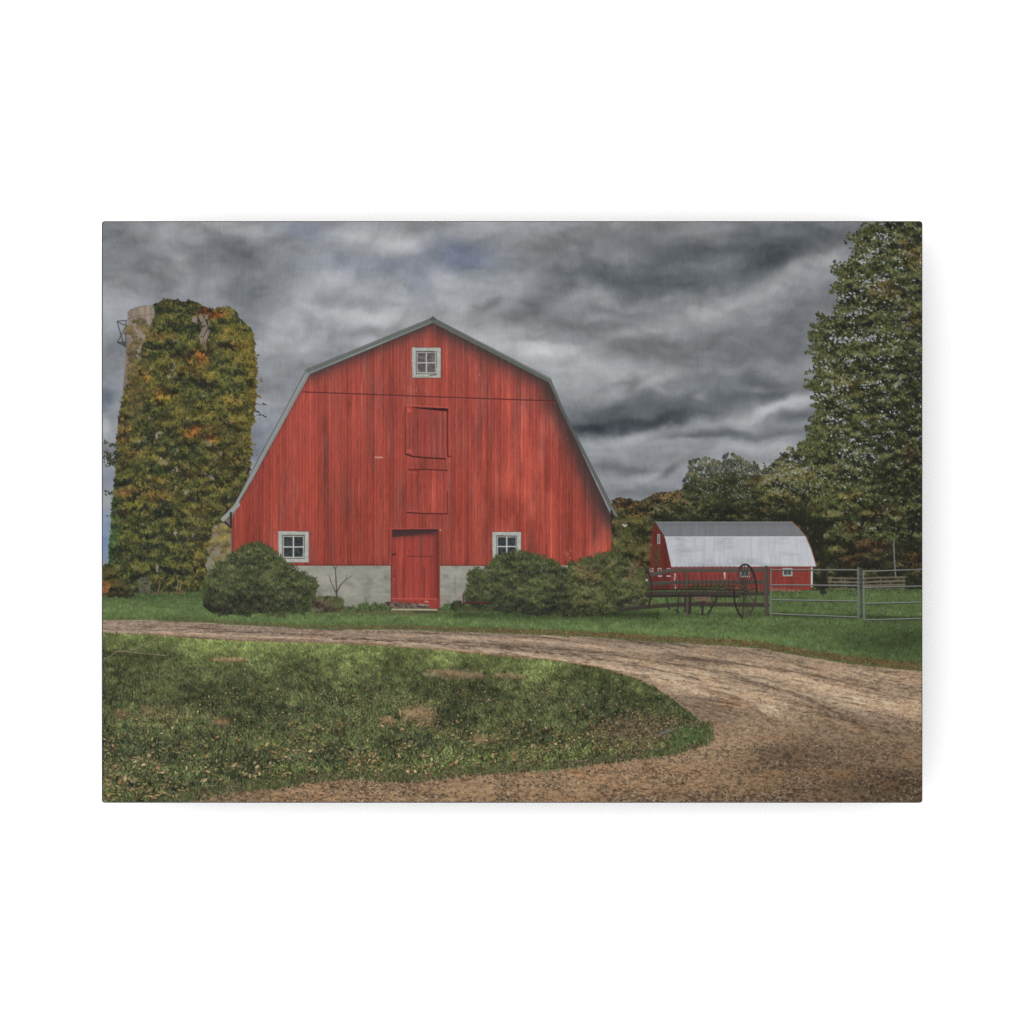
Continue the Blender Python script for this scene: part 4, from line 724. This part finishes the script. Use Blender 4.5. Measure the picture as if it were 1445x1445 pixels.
# ------------------------------------------------------------------ fence, rake, gates
def paint_yard():
    j = nid('rail_fence')
    def rail(P, w, c=(62, 59, 53), a=.95):
        line(P, w, c, j, a, .7)
        line([(x, y-w*.36) for x, y in P], .8, (112, 106, 98), j, .4, .8)
    rail([(876, 861), (911, 857), (940, 854.6), (974, 853), (1083, 854)], 6, (56, 50, 45))
    rail([(912, 839), (946, 838), (1083, 838)], 6, (60, 56, 51))
    rail([(914, 825), (946, 822.6), (1000, 821.6), (1083, 821.6)], 5.2, (68, 66, 60))
    rail([(916, 812.5), (930, 809), (947, 805.6), (1000, 805.2), (1083, 805)], 5.2, (74, 72, 66))
    for x, ya, yb, w in ((970, 808, 866, 3.6), (1081.5, 802, 867, 6.4)):
        line([(x, ya), (x, yb)], w, (72, 64, 58), nid('rail_fence/post.%d' % x), .95); line([(x-w*.2, ya), (x-w*.2, yb)], .9, (112, 102, 92), nid('rail_fence/post.%d' % x), .5)
    # hay rake
    j = nid('hay_rake'); dk = (42, 36, 34)
    rg = np.random.RandomState(5)
    line([(913, 832.6), (980, 832), (1050, 833.4)], 2, dk, j, .95); line([(913, 842), (980, 841.2), (1043, 842.4)], 3, dk, j, .95); line([(915, 837), (1046, 837.4)], 3.4, (60, 54, 50), j, .7); line([(930, 828), (1040, 827.6)], 1.4, (58, 50, 46), j, .8)
    for x in np.arange(952, 1040, 6.3):
        if rg.rand() < .8: line([(x, 803), (x+1+rg.uniform(-.5, 1), 801), (x+3.4, 799.8)], 1., (84, 72, 68), j, .75)
        line([(x, 812), (x+1.5, 820), (x-.5, 832)], 1.1, (52, 44, 40), j, .8); line([(x+3, 833), (x+1, 841), (x+2.5, 848)], .9, (50, 42, 40), j, .7)
    for P, w in (([(940, 841), (944, 861)], 2), ([(958, 838), (956, 865)], 2.2), ([(952, 861), (958, 865)], 2), ([(974.8, 840), (973, 866)], 4), ([(967, 843), (967, 864)], 2.4), ([(992, 848), (991, 868)], 3.2), ([(1013, 842), (1006, 855), (999.5, 867)], 3), ([(984, 868), (1000, 868)], 1), ([(917, 842), (915, 858)], 1.4), ([(982, 851), (995, 850)], 2)):
        line(P, w, (50, 42, 40), j, .92)
    poly([(981, 842.6), (1004, 842.6), (999, 849), (985, 849)], (108, 84, 74), j, .95, 40)
    line([(1034, 820), (1035, 834)], 2, (92, 44, 42), j, .8)
    k = nid('hay_rake/wheel.left')
    line(spline([(888, 818), (890, 806), (896, 799.5), (902, 797), (908, 799.5), (913.5, 807), (917.4, 816), (919.4, 828), (918.6, 842), (915, 858)]), 2.8, (56, 42, 40), k, .95); line(spline([(888, 818), (890, 806), (896, 799.5), (901, 797)]), 2.2, (120, 84, 78), k, .95)
    k = nid('hay_rake/wheel.right')
    hub = (1049.6, 834.5)
    rim = spline([(1043, 804), (1046.5, 799), (1052, 797), (1057.5, 799.6), (1062, 806.5), (1065.6, 816), (1067.4, 827), (1067.6, 838), (1065.8, 849), (1062.4, 859), (1058, 868.5)])
    rim2 = spline([(1043, 804), (1040, 812), (1037, 824), (1036, 836), (1036.6, 848), (1039, 858), (1042.7, 866), (1048, 873)])
    for q in rim[::9]+rim2[8::10]+[(1050, 871), (1054, 871)]: line([hub, q], 1.15, (54, 45, 42), k, .9)
    line(rim, 2.6, (42, 36, 36), k, .96); line(rim2[:18], 1.6, (84, 62, 58), k, .8); line(rim2[28:], 2.5, (38, 34, 34), k, .96); line(rim[70:], 1.8, (84, 68, 60), k, .8)
    line([(1046, 834), (1054, 835)], 5.4, (54, 50, 44), k, .9); rgx = np.random.RandomState(2); n = 60; splat(1049+rgx.normal(0, 5, n), 830+rgx.normal(0, 4, n), 1.2, .6, rgx.uniform(0, 3, n), np.array((66, 66, 50))*rgx.uniform(.6, 1.4, (n, 1)), k, .8)
    # gates
    def tube(P, w, kk, c=(138, 142, 139)):
        line([(x, y+w*.5) for x, y in P], w, (46, 48, 44), kk, .85); line(P, w*.7, c, kk, .95, .6)
    g = nid('farm_gate.left')
    line([(1123+46, 848.5), (1203, 866.5)], 1.2, (66, 70, 64), g, .8)
    for a, b in ((804.2, 804.5), (825.6, 826.5), (846.6, 848.6), (866.3, 871.2)): tube([(1087.6, a), (1211, b)], 1.8, g)
    line([(1088, 802), (1088.2, 868)], 2, (108, 110, 108), g, .95)
    g = nid('farm_gate.right')
    line([(1266, 852), (1236, 867)], 1.2, (66, 70, 64), g, .8)
    for a, b in ((806.6, 803.8), (829.4, 827.2), (852, 850), (875, 873.2)): tube([(1218.5, a), (1302, b)], 1.8, g)
    line([(1218.6, 806), (1219.6, 875)], 2.3, (112, 116, 114), g, .95)
    g = nid('gate_post'); line([(1211.6, 802), (1212, 872)], 3.2, (88, 92, 90), g, .96); line([(1211, 802), (1211.4, 872)], 1., (136, 140, 138), g, .7); line([(1215.8, 806), (1216.2, 870)], 1.6, (58, 58, 54), g, .9); line([(1212, 818.5), (1219, 819)], 2.2, (70, 72, 70), g, .9)
    # fallen branch on the turf
    j = nid('fallen_branch')
    for P, w in (([(146, 931), (155, 927), (163, 920), (178, 920), (200, 923), (235, 926)], 1.5), ([(163, 920), (180, 919), (190, 917), (205, 909), (225, 899)], 1.2), ([(178, 920), (186, 924)], .9), ([(214, 918), (222, 911)], .8), ([(276, 947), (279, 939)], 1.3), ([(277, 945), (282, 938)], .9)):
        line(P, w, (150, 134, 116), nid('loose_stick') if P[0][0] > 260 else j, .85, .6, w*.5); line([(x, y+1.1) for x, y in P], w*.8, (52, 50, 40), 0, .4)
    for P in ([(443, 1131), (465, 1125), (475, 1120.6)], [(594, 1123), (628, 1123)], [(882, 1118), (895, 1115)], [(655, 1103), (672, 1099)]): line(P, 1.4, (66, 56, 48), nid('dirt_road'), .8, .6, .7)

# ------------------------------------------------------------------ print finish
def finish():
    global C
    sl, X, Y = box(X0, Y0, X0+PW, Y0+PH)
    for ax in (0, 1): C = .7*C+.15*(np.roll(C, 1, ax)+np.roll(C, -1, ax))           # the picture is slightly soft
    g_ = C.mean(2, keepdims=True); C = g_+(C-g_)*1.06
    # brushed board grain seen through thin ink: bundles of fine lines that lean one way, then the other
    def gr(sl_, k, p): return vn((X+sl_*(Y-600)+8*(fbm(X/60, Y/120, k, 2)-.5))/p, (Y-sl_*X)/16, k)-.5
    wl = np.exp(-((X-170)/90)**2)+np.exp(-((X-880)/130)**2); wr = np.exp(-((X-1130)/110)**2)+.7*np.exp(-((X-520)/110)**2)
    wv = np.exp(-((X-320)/90)**2)+np.exp(-((X-960)/110)**2)+.3; tot = wl+wr+wv
    g = (wl*gr(-.36, 1, 1.5)+wr*gr(.42, 6, 1.6)+wv*gr(0, 11, 1.25))/tot
    lum = C.mean(2)
    amp = np.where(np.isin(ID, [nid('sky')]), 9., 6.)*(.5+.5*np.clip((880-Y)/60, 0, 1))
    amp = np.where(np.isin(ID, [nid('silo/creeper')]), 11., amp)
    C += (g*amp)[..., None]
    # photographic noise, darker rim of the picture
    rg = np.random.RandomState(77); C += rg.normal(0, 3.2, C.shape[:2])[..., None]+rg.normal(0, 1.2, C.shape)
    C = C*.955+128*.03                                          # printed blacks are never quite black
    C = np.clip(C, 0, 255).astype(np.float32)

ORDER = [paint_sky, paint_lawn, paint_road, paint_litter_edge, paint_island, paint_woods, paint_silo, paint_small_barn, paint_big_tree, paint_barn, paint_openings, paint_tufts, paint_bushes, paint_yard, finish]
for f_ in ORDER:
    t_ = time.time(); f_(); print('%-20s %.1fs' % (f_.__name__, time.time()-t_))
AMB, KEY = 1.46, 105.0

# =================================================================== Blender scene
import bpy, bmesh
sc = bpy.context.scene
COL = sc.collection
U = 0.0005                                  # one picture unit = half a millimetre: a 58 x 41 cm panel
STAND, THICK = 0.034, 0.004                 # board stands 34 mm off the wall, 4 mm thick
FACE = -(STAND+THICK)
GAIN = 0.574; LIFT = 0.0052
def wx(x): return (x-722.5)*U
def wz(y): return (722.5-y)*U

def mat(name, col, rough=.6, spec=.3, noise=0.):
    m = bpy.data.materials.new(name); m.use_nodes = True; nt = m.node_tree; p = nt.nodes['Principled BSDF']
    p.inputs['Roughness'].default_value = rough; p.inputs['Specular IOR Level'].default_value = spec
    p.inputs['Base Color'].default_value = (*col, 1)
    if noise:
        t = nt.nodes.new('ShaderNodeTexNoise'); t.inputs['Scale'].default_value = 60; t.inputs['Detail'].default_value = 6
        r = nt.nodes.new('ShaderNodeMapRange'); r.inputs['To Min'].default_value = 1-noise; r.inputs['To Max'].default_value = 1+noise
        v = nt.nodes.new('ShaderNodeVectorMath'); v.operation = 'SCALE'; v.inputs[0].default_value = col
        c = nt.nodes.new('ShaderNodeTexCoord'); nt.links.new(c.outputs['Object'], t.inputs['Vector'])
        nt.links.new(t.outputs['Fac'], r.inputs['Value']); nt.links.new(r.outputs['Result'], v.inputs['Scale']); nt.links.new(v.outputs[0], p.inputs['Base Color'])
    return m

def ink_material():
    m = bpy.data.materials.new('printed_ink'); m.use_nodes = True; nt = m.node_tree; p = nt.nodes['Principled BSDF']
    a = nt.nodes.new('ShaderNodeAttribute'); a.attribute_name = 'ink'
    nt.links.new(a.outputs['Color'], p.inputs['Base Color'])
    p.inputs['Specular IOR Level'].default_value = .12
    # brushed board: long fine grain in the satin sheen
    c = nt.nodes.new('ShaderNodeTexCoord'); mp = nt.nodes.new('ShaderNodeMapping'); mp.inputs['Scale'].default_value = (900, 1, 25)
    t = nt.nodes.new('ShaderNodeTexNoise'); t.inputs['Scale'].default_value = 1.; t.inputs['Detail'].default_value = 3
    r = nt.nodes.new('ShaderNodeMapRange'); r.inputs['To Min'].default_value = .48; r.inputs['To Max'].default_value = .68
    nt.links.new(c.outputs['Object'], mp.inputs['Vector']); nt.links.new(mp.outputs['Vector'], t.inputs['Vector'])
    nt.links.new(t.outputs['Fac'], r.inputs['Value']); nt.links.new(r.outputs['Result'], p.inputs['Roughness'])
    return m

def link(name, me, m, parent=None, **props):
    o = bpy.data.objects.new(name, me); COL.objects.link(o)
    if m: me.materials.append(m)
    if parent: o.parent = parent
    for k, v in props.items(): o[k] = v
    return o

def rrect(x0, x1, z0, z1, r, n=6):
    out = []
    for cx, cz, a0 in ((x1-r, z1-r, 0), (x0+r, z1-r, 90), (x0+r, z0+r, 180), (x1-r, z0+r, 270)):
        for k in range(n+1):
            a = math.radians(a0+90*k/n); out.append((cx+r*math.cos(a), cz+r*math.sin(a)))
    return out

def slab(x0, x1, z0, z1, y0, y1, r, bev):
    """rounded board, front face at y0 (towards the viewer) with a small bevel, back at y1"""
    bm = bmesh.new(); rings = []
    for y, ins in ((y1, bev), (y1-bev, 0), (y0+bev, 0), (y0+bev*.3, bev*.3), (y0, bev)):
        rings.append([bm.verts.new((x, y, z)) for x, z in rrect(x0+ins, x1-ins, z0+ins, z1-ins, max(r-ins, 1e-5))])
    n = len(rings[0])
    for a, b in zip(rings, rings[1:]):
        for k in range(n): bm.faces.new((a[k], a[(k+1) % n], b[(k+1) % n], b[k]))
    bm.faces.new(rings[0]); bm.faces.new(rings[-1])
    bmesh.ops.recalc_face_normals(bm, faces=bm.faces)
    me = bpy.data.meshes.new('m'); bm.to_mesh(me); bm.free(); return me

def box_mesh(x0, x1, y0, y1, z0, z1):
    bm = bmesh.new(); bmesh.ops.create_cube(bm, size=1)
    for v in bm.verts: v.co = ((x0+x1)/2+v.co.x*(x1-x0), (y0+y1)/2+v.co.y*(y1-y0), (z0+z1)/2+v.co.z*(z1-z0))
    me = bpy.data.meshes.new('m'); bm.to_mesh(me); bm.free(); return me

# ---- the wall behind
link('wall', box_mesh(-2.6, 2.6, 0, .12, -2.2, 2.2), mat('white_wall', (.86, .86, .86), .9, .1), kind='structure')

# ---- the panel
root = bpy.data.objects.new('photo_panel', None); COL.objects.link(root); root.location = (0, 0, wz(1132.5)); root.empty_display_size = .05
root['label'] = 'flat rectangular print of a red barn under storm clouds, mounted on a plain white wall'
root['category'] = 'wall print'
RZ = root.location.z
def under(o, parent=root):
    o.parent = parent; return o
XL, XR, ZT, ZB = wx(143.4), wx(1301.9), wz(312.0)-RZ, wz(1132.9)-RZ
under(link('board', slab(XL, XR, ZB, ZT, FACE+.0001, FACE+THICK, 4.2*U, 1.4*U), mat('dark_board_edge', (.022, .021, .022), .45, .3)), root)
bf = mat('mount_wood', (.42, .33, .22), .8, .2, .25)
under(link('mounting_frame', box_mesh(-.20, .20, FACE+THICK, 0, .09, .115), bf))
under(link('mounting_frame', box_mesh(-.20, .20, FACE+THICK, 0, .30, .325), bf))

# ---- the printed picture: a grid one picture unit fine; every cell belongs to exactly one pictured thing
lin = np.clip(C/255., 0, 1)
lin = np.where(lin <= .04045, lin/12.92, ((lin+.055)/1.055)**2.4).astype(np.float32)
Pd = np.pad(lin, ((1, 1), (1, 1), (0, 0)), mode='edge')
VC = (Pd[0::2, 0::2]+Pd[1::2, 0::2]+Pd[0::2, 1::2]+Pd[1::2, 1::2])[:PH+1, :PW+1]/4.
VC = np.clip(VC*GAIN-LIFT, 0.001, 1)
CID = ID[1::2, 1::2].copy()
rows, cols = np.mgrid[0:PH, 0:PW]
R_ = 3.4; ex = np.maximum(R_-np.minimum(cols+.5, PW-cols-.5), 0); ey = np.maximum(R_-np.minimum(rows+.5, PH-rows-.5), 0)
CID[(ex*ex+ey*ey) > R_*R_] = -1
INK = ink_material()

INFO = {   # key: (parent key, object name, label)
 'sky': ('', 'sky', 'picture of a heavy grey storm-cloud sky'), 'far_lawn': ('', 'mown_grass', 'picture of bright mown grass along the barn wall and under the gates'), 'dirt_road': ('', 'dirt_road', 'picture of a brown gravel lane curving round the turf'),
 'lawn': ('', 'turf', 'picture of leaf-strewn turf inside the bend of the lane'), 'leaf_litter': ('', 'fallen_leaves', 'picture of brown fallen leaves along the grass edges'), 'stone': ('', 'stone', 'picture of a flat grey stone at the tip of the turf'),
 'woodland': ('', 'woodland', 'picture of dark autumn woods behind the small barn'), 'tree.loose': ('', 'tree', 'picture of a thin airy tree behind the white roof'), 'tree.olive': ('', 'tree', 'picture of an olive-green tree between the small barn and the big maple'),
 'tree.maple': ('', 'tree', 'picture of a tall dark green tree at the right edge'), 'silo': ('', 'silo', 'picture of a round concrete silo overgrown with creeper'), 'silo/creeper': ('silo', 'creeper', ''), 'silo/ladder_cage': ('silo', 'ladder_cage', ''),
 'small_barn': ('', 'barn', 'picture of a low red barn with white metal roof in the distance'), 'small_barn/roof': ('small_barn', 'roof', ''), 'small_barn/creeper': ('small_barn', 'creeper', ''), 'far_plant': ('', 'flower_bed', 'picture of low plants in front of the small barn'),
 'red_barn': ('', 'barn', 'picture of the big red plank barn with gambrel gable'), 'red_barn/foundation': ('red_barn', 'foundation', ''), 'red_barn/foundation.right': ('red_barn', 'foundation', ''), 'loose_stick': ('', 'stick', 'picture of a short upright stick in the turf'), 'red_barn/roof_edge': ('red_barn', 'roof_edge', ''),
 'red_barn/window.attic': ('red_barn', 'window', 'white window high under the gable peak'), 'red_barn/window.left': ('red_barn', 'window', 'white window above the rounded left bush'), 'red_barn/window.right': ('red_barn', 'window', 'white window above the middle bush'),
 'red_barn/loft_door': ('red_barn', 'loft_door', 'crooked red hay loft door'), 'red_barn/hatch': ('red_barn', 'hatch', 'boarded red hatch over the door'), 'red_barn/door': ('red_barn', 'door', 'tall red walk-in door'), 'doorstep': ('', 'doorstep', 'picture of a worn stone and timber step below the red door'),
 'shrub.tall': ('', 'shrub', 'picture of tall brown-green shrubs right of the big barn'), 'shrub.low': ('', 'shrub', 'picture of a small reddish shrub under the bare sapling'), 'bush.left': ('', 'bush', 'picture of a rounded bush left of the door'),
 'bush.middle': ('', 'bush', 'picture of a dark bush just right of the door'), 'bush.right': ('', 'bush', 'picture of a lighter olive bush by the hay rake'), 'handcart': ('', 'handcart', 'picture of a dark red handcart half hidden by the middle bush'),
 'undergrowth': ('', 'undergrowth', 'picture of dark undergrowth at the foot of the silo'), 'orange_shrub': ('', 'shrub', 'picture of a small orange shrub at the left edge'), 'twigs': ('', 'twig', 'picture of leafy twigs reaching in from the left edge'), 'sapling': ('', 'sapling', 'picture of a bare forked sapling against the concrete wall'),
 'rail_fence': ('', 'rail_fence', 'picture of a weathered wooden rail fence behind the hay rake'), 'rail_fence/post.970': ('rail_fence', 'post', ''), 'rail_fence/post.1081': ('rail_fence', 'post', ''),
 'hay_rake': ('', 'hay_rake', 'picture of an old horse-drawn hay rake'), 'hay_rake/wheel.left': ('hay_rake', 'wheel', ''), 'hay_rake/wheel.right': ('hay_rake', 'wheel', ''),
 'farm_gate.left': ('', 'farm_gate', 'picture of a tubular metal gate next to the wooden post'), 'farm_gate.right': ('', 'farm_gate', 'picture of a tubular metal gate at the right edge'), 'gate_post': ('', 'gate_post', 'picture of a steel gate post between the two gates'),
 'plank_fence': ('', 'plank_fence', 'picture of a low grey plank fence far behind the gates'), 'utility_pole': ('', 'utility_pole', 'picture of a thin pale pole under the big tree'), 'fallen_branch': ('', 'fallen_branch', 'picture of a bare forked branch on the turf'),
}
for k in list(NAMES):
    if k.startswith('small_barn/window'): INFO[k] = ('small_barn', 'window', '')
    if k not in INFO: print('NO INFO', k)
OBJ = {}
def piece(key):
    if key in OBJ: return OBJ[key]
    pk, name, label = INFO[key]
    par = piece(pk) if pk else root
    rr, cc = np.where(CID == NAMES.get(key, -99))
    if len(rr) == 0: return None
    W1 = PW+1
    q = np.stack([rr*W1+cc, (rr+1)*W1+cc, (rr+1)*W1+cc+1, rr*W1+cc+1], 1)
    uq, inv = np.unique(q.ravel(), return_inverse=True)
    vr, vc = uq//W1, uq % W1
    # small inset so the dark board edge shows as a thin rim round the picture
    co = np.zeros((len(uq), 3), np.float32); co[:, 0] = wx(X0+.9+vc*(PW-1.3)/PW); co[:, 1] = FACE; co[:, 2] = wz(Y0+.5+vr*(PH-1.6)/PH)-RZ
    me = bpy.data.meshes.new(name); n = len(rr)
    me.vertices.add(len(uq)); me.vertices.foreach_set('co', co.ravel())
    me.loops.add(n*4); me.loops.foreach_set('vertex_index', inv.astype(np.int32).ravel())
    me.polygons.add(n); me.polygons.foreach_set('loop_start', np.arange(0, n*4, 4, dtype=np.int32))
    try: me.polygons.foreach_set('loop_total', np.full(n, 4, np.int32))
    except Exception: pass
    me.update(calc_edges=True)
    at = me.color_attributes.new('ink', 'FLOAT_COLOR', 'POINT')
    col = np.ones((len(uq), 4), np.float32); col[:, :3] = VC[vr, vc]; at.data.foreach_set('color', col.ravel())
    o = link(name, me, INK, par)
    if label: o['label'] = label
    OBJ[key] = o; return o
for k in list(INFO):
    if k in NAMES: piece(k)

# ---- camera straight in front
cam = bpy.data.objects.new('camera', bpy.data.cameras.new('camera')); COL.objects.link(cam); sc.camera = cam
D = 2.4; cam.location = (0, FACE-D, 0); cam.rotation_euler = (math.radians(90), 0, 0)
cam.data.sensor_width = 36; cam.data.lens = 36*D/(1445*U); cam.data.clip_start = .05; cam.data.clip_end = 50

# ---- studio light: soft white surroundings and one big soft box on the left
w = bpy.data.worlds.new('World'); sc.world = w; w.use_nodes = True
w.node_tree.nodes['Background'].inputs[0].default_value = (1, 1, 1, 1); w.node_tree.nodes['Background'].inputs[1].default_value = AMB
def area(name, loc, aim, sx, sy, power):
    L = bpy.data.lights.new(name, 'AREA'); L.shape = 'RECTANGLE'; L.size = sx; L.size_y = sy; L.energy = power
    o = bpy.data.objects.new(name, L); COL.objects.link(o); o.location = loc
    from mathutils import Vector
    o.rotation_euler = (Vector(aim)-Vector(loc)).to_track_quat('-Z', 'Y').to_euler(); return o
area('softbox', (-3.6, -3.0, 0.2), (0, 0, 0), 3.2, 3.2, KEY)
sc.view_settings.view_transform = 'Standard'; sc.view_settings.look = 'None'; sc.view_settings.exposure = 0; sc.view_settings.gamma = 1
sc.render.engine = 'CYCLES'; sc.cycles.filter_width = 1.1; sc.cycles.samples = 128; sc.cycles.use_denoising = False
